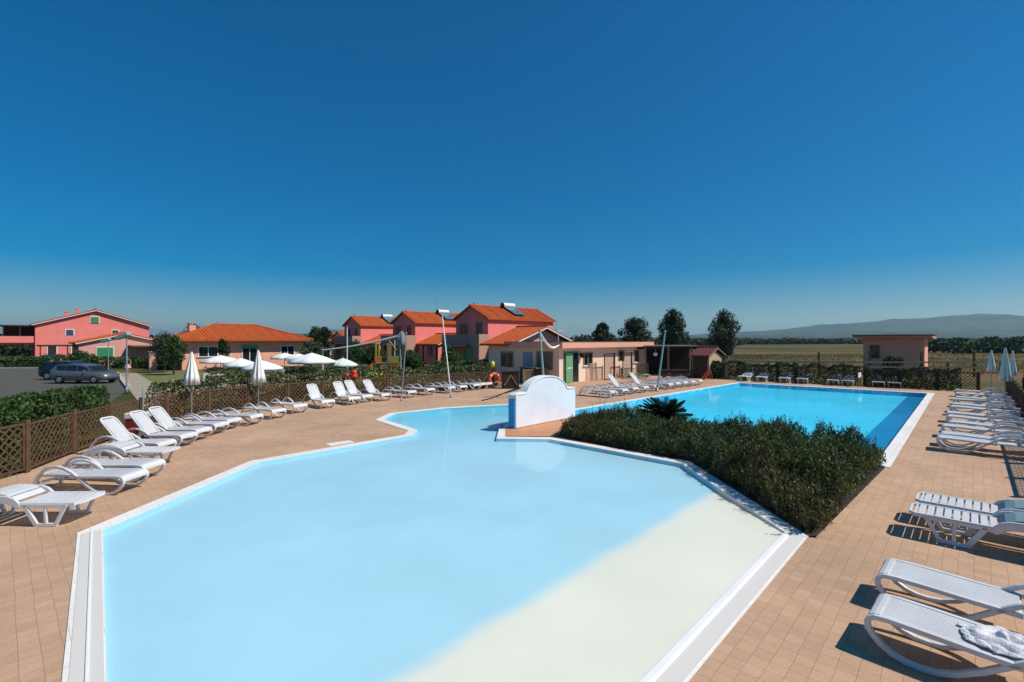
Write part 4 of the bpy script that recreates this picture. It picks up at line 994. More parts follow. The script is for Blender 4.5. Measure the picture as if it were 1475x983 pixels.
# ================================================================== LOUNGERS
def hinge_angle(o, deg):
    for c in o.children:
        if c.name.startswith('backrest'): c.rotation_euler = (0, R(deg), 0)
def lounger_a(label, group):
    """moulded lounger with long ribs and swooping side frames; the foot points along +x"""
    t = thing('sun_lounger', label, 'sun lounger', (0, 0, 0), 0, group)
    X = lambda u: .95 - u
    seat = MB()
    pr = [(X(u), z) for u, z in ((.0, .285), (.004, .315), (.022, .342), (.055, .356), (.16, .360), (.40, .352), (.70, .338), (1.0, .335))]
    for i in range(11):
        y = -.285 + i * .0525; seat.ribbon(pr, y, y + .045, .016)
    for u in (.07, .34, .62, .96): seat.box(X(u) - .015, X(u) + .015, -.285, .285, .312, .330)
    seat.ribbon([(X(u), z) for u, z in ((.0, .262), (.003, .31), (.02, .344), (.05, .359), (.085, .3635))], -.31, .31, .022)
    seat.build('seat', M_WHITE_P, t)
    fr = [(1.02, .322), (.7, .330), (.4, .344), (.15, .351), (.055, .344), (.018, .322), (.0, .285), (.003, .235), (.03, .18), (.09, .105), (.17, .05), (.26, .02), (.36, .014), (.46, .03), (.58, .085), (.72, .185), (.86, .305), (.99, .405), (1.12, .475), (1.26, .510), (1.40, .50), (1.52, .445), (1.62, .33), (1.69, .21), (1.73, .10), (1.745, .016)]
    for s in (-1, 1):
        a = MB(); a.ribbon([(X(u), z) for u, z in fr], s*.325 - .034, s*.325 + .034, .046); a.build('side_frame', M_WHITE_P, t, bevel=.007)
    c = MB(); c.tube((X(1.0), -.30, .30), (X(1.0), .30, .30), .018, .018, 8); c.build('hinge_bar', M_WHITE_P, t); c = MB(); c.box(X(1.70) - .015, X(1.70) + .015, -.30, .30, .15, .19); c.build('crossbar', M_WHITE_P, t)
    bk = MB(); Lb = .93
    for i in range(9):
        y = -.225 + i * .0505; bk.ribbon([(-.02, .0), (-.3, .012), (-.6, .014), (-Lb + .05, -.004)], y, y + .044, .016)
    rim = []
    for k, (cx, cy) in enumerate(((-.03, -.26), (-Lb + .12, -.26), (-Lb + .12, .26), (-.03, .26))): pass
    ring = [(-.0, -.27), (-Lb + .13, -.27)] + [(-Lb + .13 - .13*math.sin(a), -.14 - .13*math.cos(a)) for a in np.linspace(.2, 1.57, 5)] + [(-Lb + .13 - .13*math.sin(a), .14 + .13*math.cos(a)) for a in np.linspace(1.57, .2, 5)] + [(-Lb + .13, .27), (.0, .27)]
    for p, q in zip(ring[:-1], ring[1:]):
        zf = lambda x: .012 * math.sin(math.pi * min(1, max(0, -x / Lb)))
        bk.bar((p[0], p[1], zf(p[0])), (q[0], q[1], zf(q[0])), .05, .03)
    for x in (-.05, -.45, -.80): bk.box(x - .02, x + .02, -.25, .25, -.022, -.008)
    o = bk.build('backrest', M_WHITE_P, t, (X(1.02), 0, .335))
    o.rotation_euler = (0, R(-2), 0)
    for c in t.children:
        kx = .90 if c.name.startswith('backrest') else 1.12
        for v in c.data.vertices: v.co.y *= .82; v.co.x *= kx
        c.location.x *= 1.12
    return t
def lounger_b(label, group, pad=None):
    """older lounger with cross slats, trapezoid legs and solid humped armrests; the foot points along +x"""
    t = thing('slatted_lounger', label, 'sun lounger', (0, 0, 0), 0, group)
    X = lambda u: .95 - u
    seat = MB()
    for i in range(9):
        u = .11 + i * .098; seat.box(X(u + .078), X(u), -.27, .27, .352, .374)
    for s in (-1, 1): seat.box(X(1.0), X(.06), s*.29 - .022, s*.29 + .022, .325, .380)
    seat.box(X(.03), X(.0), -.22, .22, .335, .378); seat.box(X(.09), X(.065), -.27, .27, .335, .378)
    for s in (-1, 1): seat.bar((X(.015), s*.215, .357), (X(.075), s*.285, .357), .035, .043)
    seat.build('seat', M_WHITE_P, t, bevel=.006)
    for s in (-1, 1):
        y = s * .30; a = MB()
        for p, q, w in (((.20, .35), (.36, .03), .055), ((.86, .35), (.66, .03), .07), ((.33, .028), (.69, .028), .055), ((.53, .34), (.51, .05), .045), ((.18, .335), (.90, .335), .06)):
            a.bar((X(p[0]), y, p[1]), (X(q[0]), y, q[1]), .036, w)
        a.build('leg', M_WHITE_P, t, bevel=.008)
        a = MB(); a.yprism([(X(u), z) for u, z in ((.88, .30), (.93, .39), (1.0, .455), (1.10, .49), (1.30, .505), (1.5, .495), (1.7, .455), (1.86, .39), (1.93, .33), (1.92, .28), (1.80, .285), (1.7, .33), (1.5, .375), (1.3, .385), (1.12, .37), (1.02, .33), (.97, .28))], y - .02, y + .02)
        a.build('armrest', M_WHITE_P, t, bevel=.009)
        a = MB()
        for p, q, w in (((1.86, .34), (1.74, .03), .06), ((1.52, .37), (1.60, .03), .06), ((1.57, .028), (1.77, .028), .055)): a.bar((X(p[0]), y, p[1]), (X(q[0]), y, q[1]), .036, w)
        a.build('leg', M_WHITE_P, t, bevel=.008)
    bk = MB()
    prof = [(.0, .0), (-.06, .075), (-.16, .125), (-.32, .155), (-.50, .15), (-.70, .105), (-.90, .015)]
    if pad is None:
        for i in range(9):
            x = -.02 - i * .098; q = lambda x: np.interp(-x, [-p[0] for p in prof], [p[1] for p in prof])
            bk.bar((x, 0, q(x)), (x - .08, 0, q(x - .08)), .53, .022)
    else:
        bk.ribbon([(p[0], p[1]) for p in prof], -.265, .265, .035)
    o = bk.build('backrest', M_WHITE_P if pad is None else pad, t, (X(1.0), 0, .365), bevel=.006)
    if pad is not None: o['label'] = 'grey blue backrest'
    return t

GL = 'white loungers along the left lattice fence'
first = {}
def place(kind, foot, ang, label, group, raise_=None, pad=None, twist=0.0):
    """foot = ground point under the foot end; ang = direction the foot points to"""
    ang += R(twist)
    c = Vector((foot[0], foot[1], 0)) - Vector((math.cos(ang), math.sin(ang), 0)) * (1.064 if kind == 'a' else .95)
    key = (kind, pad is not None)
    if key not in first:
        first[key] = o = lounger_a(label, group) if kind == 'a' else lounger_b(label, group, pad)
        o.location = c; o.rotation_euler = (0, 0, ang)
    else: o = dup(first[key], c, ang, label, group)
    hinge_angle(o, raise_ if raise_ else (-2 if kind == 'a' else 0))
    return o
def gz(px, py, z=.36): p = G(px, py, z); return (p.x, p.y)
A0 = R(-3); AB = math.atan2(-BX.y, -BX.x)                        # foot towards the pool, from the left fence / away from the left normal
place('b', (-6.98, 8.12), R(2), 'white slatted lounger with trapezoid legs, nearest on the left of the pool', GL)
place('a', (-7.45, 9.62), R(-6), 'flat white lounger second from the left front, just behind the slatted one', GL)
place('a', (-7.70, 10.45), R(-6), 'flat white lounger third from the left front, touching the second', GL)
place('b', (-8.10, 11.65), R(0), 'white slatted lounger with trapezoid legs below the first upright backrest on the left', GL)
place('a', (-8.95, 12.62), R(-5), 'upright white lounger at the front of the left row, backrest raised', GL, 47)
place('a', (-9.05, 13.62), R(-8), 'upright white lounger with raised back, second in the left row', GL, 47)
place('a', (-9.15, 14.45), R(-9), 'upright white lounger beside the red and white box, third raised back on the left', GL, 47)
place('a', (-9.2, 15.4), R(-10), 'flat white lounger behind the third upright one on the left', GL)
place('a', (-9.25, 16.2), R(-12), 'flat white lounger left of the first folded parasol pole', GL)
place('a', (-8.95, 17.05), R(-14), 'flat white lounger ending the near left row, right of the first folded parasol', GL)
for px, py, rs, tw, lab in ((402, 590, 0, 14, 'flat white lounger under the second folded parasol'), (433, 583, 0, 8, 'flat white lounger right of the second folded parasol'),
        (473, 577, 47, 0, 'single upright white lounger in front of the dark fence shrub'), (511, 572.5, 48, 0, 'first upright lounger of the trio below the red buoys'), (530, 569.5, 48, 4, 'middle upright lounger of the trio below the red buoys'),
        (557, 567.5, 46, 4, 'last upright lounger of the trio below the red buoys'), (594, 563.5, 0, 10, 'flat white lounger left of the thin leaning pole'), (621, 560, 0, 6, 'flat white lounger right of the thin leaning pole'),
        (651, 557.5, 0, 8, 'flat white lounger at the foot of the tall white pole'), (668, 556, 0, 4, 'flat white lounger just right of the tall white pole'), (687, 553.8, 0, 6, 'third flat lounger left of the life ring'), (697, 552.6, 0, 4, 'second flat lounger left of the life ring'), (706, 551.8, 0, 2, 'flat white lounger nearest to the orange life ring')):
    place('a', gz(px, py), AB, lab, GL, rs, None, tw)
GM = 'white loungers on the deck before the bar house'
for px, py, rs, lab in ((884, 563.5, 0, 'flat lounger beside the steel pool ladder, nearest the bar end'), (901, 561, 0, 'flat lounger second from the steel ladder before the bar'), (916, 558.6, 50, 'first upright lounger before the bar house'),
        (931, 557, 0, 'flat lounger between the two upright ones before the bar'), (946, 555, 50, 'upright lounger left of the leaning teal pole'), (967, 552.8, 0, 'flat lounger just right of the leaning teal pole'), (977, 551.5, 0, 'second flat lounger right of the leaning teal pole'),
        (988, 550, 0, 'third flat lounger right of the leaning teal pole'), (999, 549, 0, 'fourth flat lounger right of the leaning teal pole'), (1010, 547.6, 0, 'last flat lounger of the row before the garden hut')):
    place('a', gz(px, py), AB, lab, GM, rs)
o = place('a', g2(936, 546.5), R(-5), 'flat lounger with green towel by the bar house corner', GM)
b = MB(); nn = 10; vs = []
for i in range(nn):
    for j in range(6): vs.append((-.75 + 1.5*i/(nn-1), -.3 + .6*j/5, .385 + .015*math.sin(i*1.3) + .012*math.cos(j*2 + i)))
b.add(vs, [(i*6 + j, (i+1)*6 + j, (i+1)*6 + j + 1, i*6 + j + 1) for i in range(nn-1) for j in range(5)], True)
tw = b.build('beach_towel', M_GREENP); tw.location = o.location; tw.rotation_euler = o.rotation_euler
m_ = tw.modifiers.new('solid', 'SOLIDIFY'); m_.thickness = .012
tag(tw, 'green towel spread over the lounger by the bar corner', 'towel')
GF = 'white slatted loungers along the far pool edge'
for i, (px, py, lab) in enumerate(((1070, 549.5, 'slatted lounger at the left far corner of the big pool'), (1096, 550.5, 'second slatted lounger from the left along the far pool edge'), (1129, 552, 'third slatted lounger from the left along the far pool edge'), (1155, 553.2, 'fourth slatted lounger from the left along the far pool edge'),
        (1199, 555.5, 'slatted lounger below the white notice, left of a pair'), (1221, 556.5, 'slatted lounger below the white notice, right of a pair'), (1265, 558.5, 'second slatted lounger from the far right pool corner'), (1288, 559.5, 'slatted lounger nearest the far right pool corner'))):
    p = g2(px, py); place('b', (p[0] - .15, p[1] - .16), ANG + math.pi, lab, GF, 14, None, RNG.uniform(-4, 4))
GR = 'white loungers along the right lattice fence'
ords = ['nearest', 'second', 'third', 'fourth', 'fifth', 'sixth', 'seventh', 'eighth', 'ninth', 'tenth', 'eleventh', 'twelfth']
AR = AB + math.pi
for i, Y in enumerate((13.25, 13.98, 15.05, 15.85, 17.0, 17.8, 19.4, 20.3, 21.7, 22.6, 24.2, 25.8)):
    t_ = (Y - 13.86) / AX.y; p = Vector((12.26, 13.86)) + Vector(AX[:2]) * t_
    place('a', p + Vector((RNG.normal(0, .05), RNG.normal(0, .05))), AR, (ords[i] + ' lounger of the flat row along the right lattice fence') if i < 11 else 'farthest lounger of the flat row along the right lattice fence', GR, None, None, RNG.uniform(-3, 3))
GN = 'loungers on the near right deck'
f1 = gz(1316, 716); f2 = gz(1322, 735)
place('b', gz(1320, 714, .37), AR, 'far slatted lounger of the grey blue pair on the right deck', GN, None, M_PAD, -1)
place('b', gz(1311, 730, .37), AR, 'near slatted lounger of the grey blue pair on the right deck', GN, None, M_PAD, 0)
place('a', gz(1270, 815, .35), AR, 'white ribbed lounger on the near right deck, nothing on it', GN, None, None, -2)
nl = place('a', gz(1258, 869, .35), AR, 'white ribbed lounger nearest on the right, crumpled white towel on it', GN, None, None, -3)
# crumpled towel on the nearest lounger: folds wound round its middle
bm2 = MB(); nn = 64; vs = []
for i in range(nn):
    for j in range(nn):
        u, v = i/(nn-1) - .5, j/(nn-1) - .5
        x, y = u * .62, v * .46
        x += .05 * noise.noise(Vector((u*5, v*5, 1))); y += .05 * noise.noise(Vector((u*5, v*5, 9)))
        rr = math.hypot(u, v) * 2; th = math.atan2(v, u)
        z = .045 * max(0, 1 - rr**2.2) + .028 * math.sin(rr*13 + th*1.0 + 2*noise.noise(Vector((u*4, v*4, 3)))) * max(0, 1 - rr*.8) + .03 * abs(noise.noise(Vector((u*7, v*7, 5)))) * (1 if rr < 1.1 else .3)
        edge = max(0, 1.0 - rr); vs.append((x, y, .012 + max(0, z) * min(1, edge*5 + .25)))
bm2.add(vs, [(i*nn + j, (i+1)*nn + j, (i+1)*nn + j + 1, i*nn + j + 1) for i in range(nn-1) for j in range(nn-1) if math.hypot(i/(nn-1) - .5, j/(nn-1) - .5) < .5 + .03*math.sin(9*math.atan2(j - nn/2, i - nn/2))], True)
tw = bm2.build('crumpled_towel', M_TOWEL); d_ = Vector((math.cos(nl.rotation_euler.z), math.sin(nl.rotation_euler.z), 0))
tw.location = nl.location + d_ * .12 + Vector((0, 0, .346)); tw.rotation_euler = (0, 0, nl.rotation_euler.z)
m_ = tw.modifiers.new('solid', 'SOLIDIFY'); m_.thickness = .012; m_.offset = 1
tag(tw, 'crumpled white towel lying on the nearest right lounger', 'towel')

# red and white box behind the third raised lounger
bx_ = thing('cool_box', 'red box with white lid behind the third upright lounger', 'box', (-11.35, 14.75, 0), R(15))
b = MB(); b.box(-.25, .25, -.2, .2, 0, .62); b.build('body', mat('dark_red_plastic', (.20, .015, .015), .5, .1, 5), bx_, bevel=.02)
b = MB(); b.box(-.28, .28, -.23, .23, .622, .80); b.build('lid', M_WHITE_P, bx_, bevel=.03)

# ================================================================== PARASOLS
def folded_parasol(label, p, h, zb, m, r=.20, group=None):
    t = thing('folded_parasol', label, 'parasol', (p[0], p[1], 0), RNG.uniform(0, 1), group)
    b = MB(); b.tube((0, 0, .05), (0, 0, h + .06), .02, .02, 8); b.build('pole', M_GREYM, t)
    b = MB(); b.lathe([(.02, 0), (.20, 0), (.22, .04), (.2, .10), (.04, .13)], 14); b.build('base', M_GREYM, t)
    b = MB(); b.lathe([(.012, h + .05), (.03, h), (r*.34, h - .28), (r*.62, (h + zb)*.5), (r*.85, zb + .3), (r, zb), (r * .6, zb + .02), (.03, zb + .2)], 32, .32, 8); b.build('canopy', m, t)
    return t
PGP = 'folded parasols'
folded_parasol('folded white parasol at the first lattice post, left of the bungalow door', g2(276, 604), 2.5, 1.30, M_CANVAS, .22, PGP)
folded_parasol('folded white parasol in front of the bungalow door', g2(372, 588), 2.50, 1.10, M_CANVAS, .24, PGP)
folded_parasol('folded pale parasol farthest along the right fence', g2(1428, 572), 2.42, 1.35, M_CANVASG, .14, PGP)
folded_parasol('larger folded pale parasol in front along the right fence', g2(1448, 590), 2.62, 1.22, M_CANVASG, .17, PGP)
folded_parasol('slim folded pale parasol just behind the larger right one', (23.7, 23.0), 2.45, 1.3, M_CANVAS, .12, PGP)
pp = thing('parasol_pole', 'bare thin parasol pole beside the third upright lounger', 'pole', g2(206, 622) + (0,))
b = MB(); b.tube((0, 0, 0), (0, 0, 1.45), .018, .018, 8); b.build('tube', M_TEAL, pp); b = MB(); b.lathe([(.02, 0), (.2, 0), (.2, .08), (.03, .12)], 12); b.build('base', M_GREYM, pp)

def open_parasol(label, px, py, Y, r, drop=.38, m=M_CANVAS):
    p = AT(px, py, Y); h = p.z; r *= .93
    t = thing('open_parasol', label, 'parasol', (p.x, p.y, 0), RNG.uniform(0, 1), 'open white parasols on the terrace')
    b = MB(); b.tube((0, 0, 0), (0, 0, h + .1), .025, .02, 8); b.build('pole', M_WOODP, t)
    b = MB(); n = 48; prof = [(.02, h), (r*.3, h - drop*.25), (r*.62, h - drop*.55), (r, h - drop), (r*1.0, h - drop - .13), (r*.985, h - drop - .13), (r*.98, h - drop - .02), (r*.6, h - drop*.58), (.03, h - .05)]
    b.lathe(prof, n, .03, 8); b.build('canopy', m, t)
    rb = MB(); 
    for k in range(8):
        a = 2*math.pi*k/8; rb.tube((.02*math.cos(a), .02*math.sin(a), h - .45), (r*.55*math.cos(a), r*.55*math.sin(a), h - drop*.42 - .03), .01, .008, 4)
    rb.build('ribs', M_WOODP, t)
    b = MB(); b.lathe([(.02, 0), (.28, 0), (.28, .06), (.04, .14)], 12); b.build('base', M_GREYM, t)
open_parasol('open white parasol farthest left, before the left bungalow window', 318, 512, 32, 1.25)
open_parasol('open white parasol second from the left, tilting below the bungalow wall', 347, 516, 29, 1.0, .4)
open_parasol('open white parasol behind the second folded one', 378, 519.5, 27, 1.1, .4)
open_parasol('small open parasol below the right bungalow window', 410, 508.5, 36, 1.05, .33)
open_parasol('small open parasol behind the largest one at its left', 430, 509.5, 34, 1.0, .33)
open_parasol('largest open white parasol, right of the bungalow', 449, 508.5, 27, 1.32, .45)
open_parasol('open cream parasol left of the red buoys', 494, 516, 28, .85, .36, M_CANVASG)

def table(label, p, m=M_WHITE_P, top=.74, r=.55):
    t = thing('garden_table', label, 'table', (p[0], p[1], 0), RNG.uniform(0, 3), 'terrace tables')
    b = MB(); b.lathe([(.0, top), (r, top), (r + .02, top - .02), (r, top - .04), (.0, top - .045)], 20); b.build('table_top', m, t)
    for k in range(4):
        a = k*math.pi/2 + .8; b = MB(); b.tube((r*.6*math.cos(a), r*.6*math.sin(a), top - .03), (r*.85*math.cos(a), r*.85*math.sin(a), 0), .025, .02, 6); b.build('leg', m, t)
def chair(label, p, rz, m):
    t = thing('garden_chair', label, 'chair', (p[0], p[1], 0), rz, 'terrace chairs')
    b = MB(); b.box(-.23, .23, -.23, .23, .42, .46); b.build('seat', m, t, bevel=.015)
    b = MB(); b.xprism([(.20, .46), (.24, .46), (.33, .86), (.30, .87)], -.22, .22); b.build('backrest', m, t)
    for x in (-.2, .2):
        for y in (-.2, .2): b = MB(); b.tube((x, y, .42), (x*1.15, y*1.15, 0), .02, .016, 6); b.build('leg', m, t)
for lab, px, Y in (('white round table under the far left open parasol', 308, 31.5), ('white round table near the second open parasol', 352, 28.6), ('white round table under the small parasol by the bungalow', 414, 35), ('white round table under the largest parasol', 455, 27.8)):
    p = AT(px, 500, Y); table(lab, (p.x, p.y))
for lab, px, Y, rz, m in (('yellow chair beside the far left terrace table', 322, 30.6, 2, M_YELLOW), ('white chair beside the far left terrace table', 296, 31.2, 4, M_WHITE_P), ('white chair facing the table at the second parasol', 364, 29.3, 1, M_WHITE_P), ('yellow chair near the table by the bungalow', 430, 34.2, 3, M_YELLOW), ('white chair at the table under the largest parasol', 470, 28.4, 1.5, M_WHITE_P), ('white chair left of the table below the bungalow window', 402, 35.4, 5, M_WHITE_P)):
    p = AT(px, 500, Y); chair(lab, (p.x, p.y), rz, m)

# ================================================================== POLES, LAMPS, SAIL
def pole(name, label, base, top, r0, r1, m, cat='pole', foot=True):
    t = thing(name, label, cat, (base.x, base.y, 0)); d = top - base
    b = MB(); b.tube((0, 0, 0), (d.x, d.y, d.z), r0, r1, 10); b.build('shaft', m, t)
    if foot: b = MB(); b.lathe([(.0, 0), (r0*2.2, 0), (r0*2.2, .05), (r0*1.2, .09), (r0*1.2, .22), (.0, .22)], 12); b.build('foot', M_GREYM, t)
    c = MB(); c.lathe([(0, d.z), (r1*1.5, d.z), (r1*1.5, d.z + .06), (0, d.z + .08)], 10, c=(d.x, d.y)); c.build('cap', M_GREYM, t)
    return t
b0 = G(650, 573); pole('sail_pole', 'tall white pole leaning left behind the middle loungers', b0, AT(637, 456, b0.y), .034, .03, M_WHITE)
b0 = G(578, 578); pole('sail_pole', 'thin grey pole leaning right by the flat loungers', b0, AT(585.5, 481, b0.y), .028, .024, M_GREYM)
b0 = G(785, 574); pole('sail_pole', 'grey green pole rising behind the white fountain wall', b0, AT(777.5, 477, b0.y), .065, .055, M_TEAL)
b0 = G(946.5, 564); pole('sail_pole', 'leaning teal pole on the deck between bar house and big pool', b0, AT(958, 478, b0.y), .056, .046, M_TEAL)
b0 = AT(500, 545, 34); b0.z = 0; pole('sail_pole', 'thin white pole behind the cream parasol', b0, AT(500, 472, 34), .04, .035, M_WHITE)
b0 = AT(579, 545, 36); b0.z = 0; pole('sail_pole', 'grey pole carrying the right end of the rolled white sail', b0, AT(575, 483, 36), .05, .045, M_GREYM)
b0 = AT(465, 545, 38); b0.z = 0; pole('sail_pole', 'thin pole carrying the left end of the rolled white sail', b0, AT(465, 503, 38), .04, .035, M_WHITE)
p0, p1 = AT(575, 484, 36), AT(465, 504.5, 38)
sl = MB(); npt = 18
for i in range(npt):
    a = p0.lerp(p1, i/npt); c = p0.lerp(p1, (i+1)/npt); sag = lambda f: Vector((0, 0, -.12*math.sin(math.pi*f)))
    sl.tube(a + sag(i/npt), c + sag((i+1)/npt), .075*(1 - .45*i/npt), .075*(1 - .45*(i+1)/npt), 8)
o = sl.build('rolled_sail', M_CANVAS); tag(o, 'long rolled white sun sail slung between two poles above the play frame', 'sun sail')
b = MB(); b.lathe([(.03, .0), (.16, -.15), (.30, -.5), (.36, -.85), (.30, -1.1), (.10, -1.2)], 20, .18, 5)
o = b.build('folded_sail', mat('grey_canvas', (.22, .22, .22), .9, .1, 4)); o.location = AT(578.5, 477, 36.2); tag(o, 'grey folded sail bundled at the top of the grey pole', 'sun sail')
p0, p1 = AT(778, 479, 24.6), AT(806, 497, 32.6); rp = MB(); pts = []
for i in range(15): f = i/14; q = p0.lerp(p1, f); q.z -= .55*math.sin(math.pi*f)**1.0 * (1 - .3*f); pts.append(q)
for i in range(14): rp.tube(pts[i], pts[i+1], .03 + .045*math.sin(math.pi*i/14), .03 + .045*math.sin(math.pi*(i+1)/14), 7)
o = rp.build('hanging_sail', M_CANVAS); tag(o, 'slack strip of white sail hanging from the pole to the bar roof', 'sun sail')

def lamp(label, px, py, Y):
    p = AT(px, py, Y); t = thing('street_lamp', label, 'street lamp', (p.x, p.y, 0), 0, 'street lamps by the car park')
    b = MB(); b.tube((0, 0, 0), (0, 0, p.z), .045, .035, 10); b.build('pole', M_GREYM, t)
    b = MB(); b.bar((.14, 0, p.z - .03), (-.50, -.05, p.z - .30), .36, .20); hd = b.build('lamp_head', M_TEAL, t, bevel=.03)
    b = MB(); b.bar((.02, 0, p.z - .10), (-.42, -.04, p.z - .385), .26, .02); b.build('diffuser', M_CANVAS, hd)
    b = MB(); b.lathe([(0, 0), (.07, 0), (.07, .3), (.045, .34), (0, .34)], 10); b.build('foot', M_GREYM, t)
lamp('grey street lamp standing in front of the pink cottage, right of the cars', 182.5, 480, 27)
lamp('smaller grey street lamp behind the silver car', 156, 488, 44)

# pool ladder
ld = thing('pool_ladder', 'steel pool ladder at the edge of the big pool before the bar', 'ladder', (G(883, 582).x, G(883, 582).y, 0), AB)
for s in (-.25, .25):
    b = MB(); pts = [(-.55, s, 0), (-.55, s, .45)] + [(-.55 + .28*(1 - math.cos(a)), s, .45 + .28*math.sin(a)) for a in np.linspace(.3, 2.2, 7)] + [(.22, s, .1), (.28, s, -.35)]
    b.path([Vector(p) for p in pts], .021, 8); b.build('handrail', M_STEEL, ld)
for z in (-.08, -.25): b = MB(); b.box(.18, .28, -.23, .23, z - .015, z + .015); b.build('step', M_STEEL, ld)

# life ring and the yellow float on the last fence post
lr_scale = 1.12; lr = thing('life_ring', 'orange red life ring hanging on the last post of the left fence', 'life ring', (FENCE[-1][0] + .10, FENCE[-1][1] - .14, .52), R(35))
b = MB(); N1, N2 = 32, 12; vs = []
for i in range(N1):
    a = 2*math.pi*i/N1
    for j in range(N2):
        c = 2*math.pi*j/N2; q = .30 + .085*math.cos(c); vs.append((q*math.cos(a), .07*math.sin(c), q*math.sin(a)))
b.add(vs, [(i*N2 + j, ((i+1) % N1)*N2 + j, ((i+1) % N1)*N2 + (j+1) % N2, i*N2 + (j+1) % N2) for i in range(N1) for j in range(N2)], True); lr.scale = (lr_scale,) * 3; rg_ = b.build('ring', mat('orange_ring_plastic', (.80, .10, .02), .4, .08, 6), lr)
for k in range(4):
    a = math.pi/4 + k*math.pi/2; b = MB(); vs = []
    for i in range(5):
        aa = a - .10 + .05*i
        for j in range(N2):
            c = 2*math.pi*j/N2; q = .30 + .088*math.cos(c); vs.append((q*math.cos(aa), .073*math.sin(c), q*math.sin(aa)))
    b.add(vs, [(i*N2 + j, (i+1)*N2 + j, (i+1)*N2 + (j+1) % N2, i*N2 + (j+1) % N2) for i in range(4) for j in range(N2)], True); b.build('band', M_WHITE, rg_)
fl = thing('rescue_post', 'thin post with a bright yellow float above the orange life ring', 'post', (FENCE[-1][0] - .02, FENCE[-1][1] + .12, 0))
b = MB(); b.tube((0, 0, 0), (0, 0, 1.35), .03, .03, 8); b.build('post', M_WOOD, fl); b = MB(); b.lathe([(0, 1.22), (.11, 1.28), (.14, 1.42), (.12, 1.58), (0, 1.66)], 14); b.build('float', mat('lime_yellow_plastic', (.62, .62, .03), .4, .05, 5), fl)
# red buoys on a fence post
by = thing('red_buoy', 'cluster of bright red buoys on a fence post below the cream parasol', 'buoy', (FENCE[12][0], FENCE[12][1], FH[12] + .02))
b = MB(); b.lathe([(0, 0), (.14, .04), (.17, .16), (.10, .24), (.16, .32), (.13, .42), (0, .46)], 14); b.build('float', M_RED, by)
b = MB(); b.lathe([(0, .03), (.11, .07), (.13, .16), (.10, .25), (0, .28)], 12, c=(-.36, 0)); b.tube((-.36, 0, -.25), (-.36, 0, .05), .02, .02, 6); b.build('small_float', M_RED, by)

# hose on the deck
p = [G(694, 578), G(705, 575.5), G(716, 572), G(728, 566.5), G(742, 561), G(748, 558)]
b = MB(); b.path([q + Vector((0, 0, .03)) for q in p], .028, 7); tag(b.build('garden_hose', M_BLACK), 'dark hose running over the deck left of the fountain wall', 'hose')
# dark planter / bin box by the life ring, notice, pipes
bn = thing('wooden_bin', 'dark wooden bin with cross braced front between fence and bar house', 'bin', (*g2(735, 559.5), 0), ANG - R(40))
b = MB(); b.box(-.5, .5, -.35, .35, 0, 1.0); b.build('body', M_WOODD, bn, bevel=.015); b = MB(); b.box(-.54, .54, -.39, .39, 1.002, 1.06); b.build('lid', M_WOODD, bn)
b = MB(); b.bar((-.40, -.365, .2), (0, -.365, .85), .03, .06); b.bar((.40, -.365, .2), (0, -.365, .85), .03, .06); b.build('brace', M_WOODP, bn)
tb = thing('bar_counter', 'dark bar counter with white top items under the shaded bar wall', 'counter', (1.35, 33.6, 0), ANG + R(80))
b = MB(); b.box(-.9, .9, -.3, .3, 0, 1.05); b.build('body', M_WOODD, tb); b = MB(); b.box(-1, 1, -.38, .38, 1.052, 1.1); b.build('counter_top', M_WOODP, tb)
cl = MB(); cl.box(-.95, 1.15, -.35, .35, .76, .79); 
tt = thing('picnic_table', 'dark picnic table with crossed legs in front of the pergola', 'table', (*g2(970, 548.5), 0), R(-4))
b = MB(); b.box(-1.0, 1.0, -.38, .38, .74, .79); b.build('table_top', M_WOODD, tt)
for x in (-.72, .0, .72):
    b = MB(); b.bar((x - .33, -.3, 0), (x + .33, -.3, .74), .06, .1); b.bar((x + .33, -.3, 0), (x - .33, -.3, .74), .058, .1); b.build('leg', M_WOODD, tt)
b = MB(); b.box(-1, 1, -.75, -.48, .42, .46); b.build('bench', M_WOODD, tt); b = MB(); b.box(-1, 1, .48, .75, .42, .46); b.build('bench', M_WOODD, tt)
for x in (-.8, .8): b = MB(); b.box(x - .03, x + .03, -.7, .7, .36, .41); b.build('bench_support', M_WOODD, tt)
pl = thing('red_slide', 'small red plastic slide beside the low lattice before the hut', 'slide', (*g2(1019, 547.5), 0), R(200)); pl.scale = (.72, .72, .72)
b = MB(); b.bar((.55, 0, .08), (-.25, 0, .85), .42, .05); b.bar((.55, -.22, .13), (-.25, -.22, .92), .04, .14); b.bar((.55, .22, .13), (-.25, .22, .92), .04, .14); b.build('chute', mat('faded_red_plastic', (.30, .035, .02), .6, .1, 5), pl)
for y in (-.2, .2): b = MB(); b.bar((-.25, y, .9), (-.55, y, 0), .05, .05); b.build('rail', mat('dull_red', (.25, .04, .02), .7, .2, 5), pl)
for k in range(3): b = MB(); b.box(-.53 + .09*k, -.44 + .09*k, -.18, .18, .16 + .22*k, .20 + .22*k); b.build('step', MATS['faded_red_plastic'], pl)
ps = thing('notice_sign', 'small blank white notice on a stake in the far hedge', 'sign', (*g2(1238, 558), 0), R(35))
b = MB(); b.box(-.22, .22, -.02, .0, .62, .92); b.build('panel', M_WHITE, ps, bevel=.006); b = MB(); b.box(-.025, .025, .002, .04, 0, .9); b.build('stake', M_WOODP, ps)
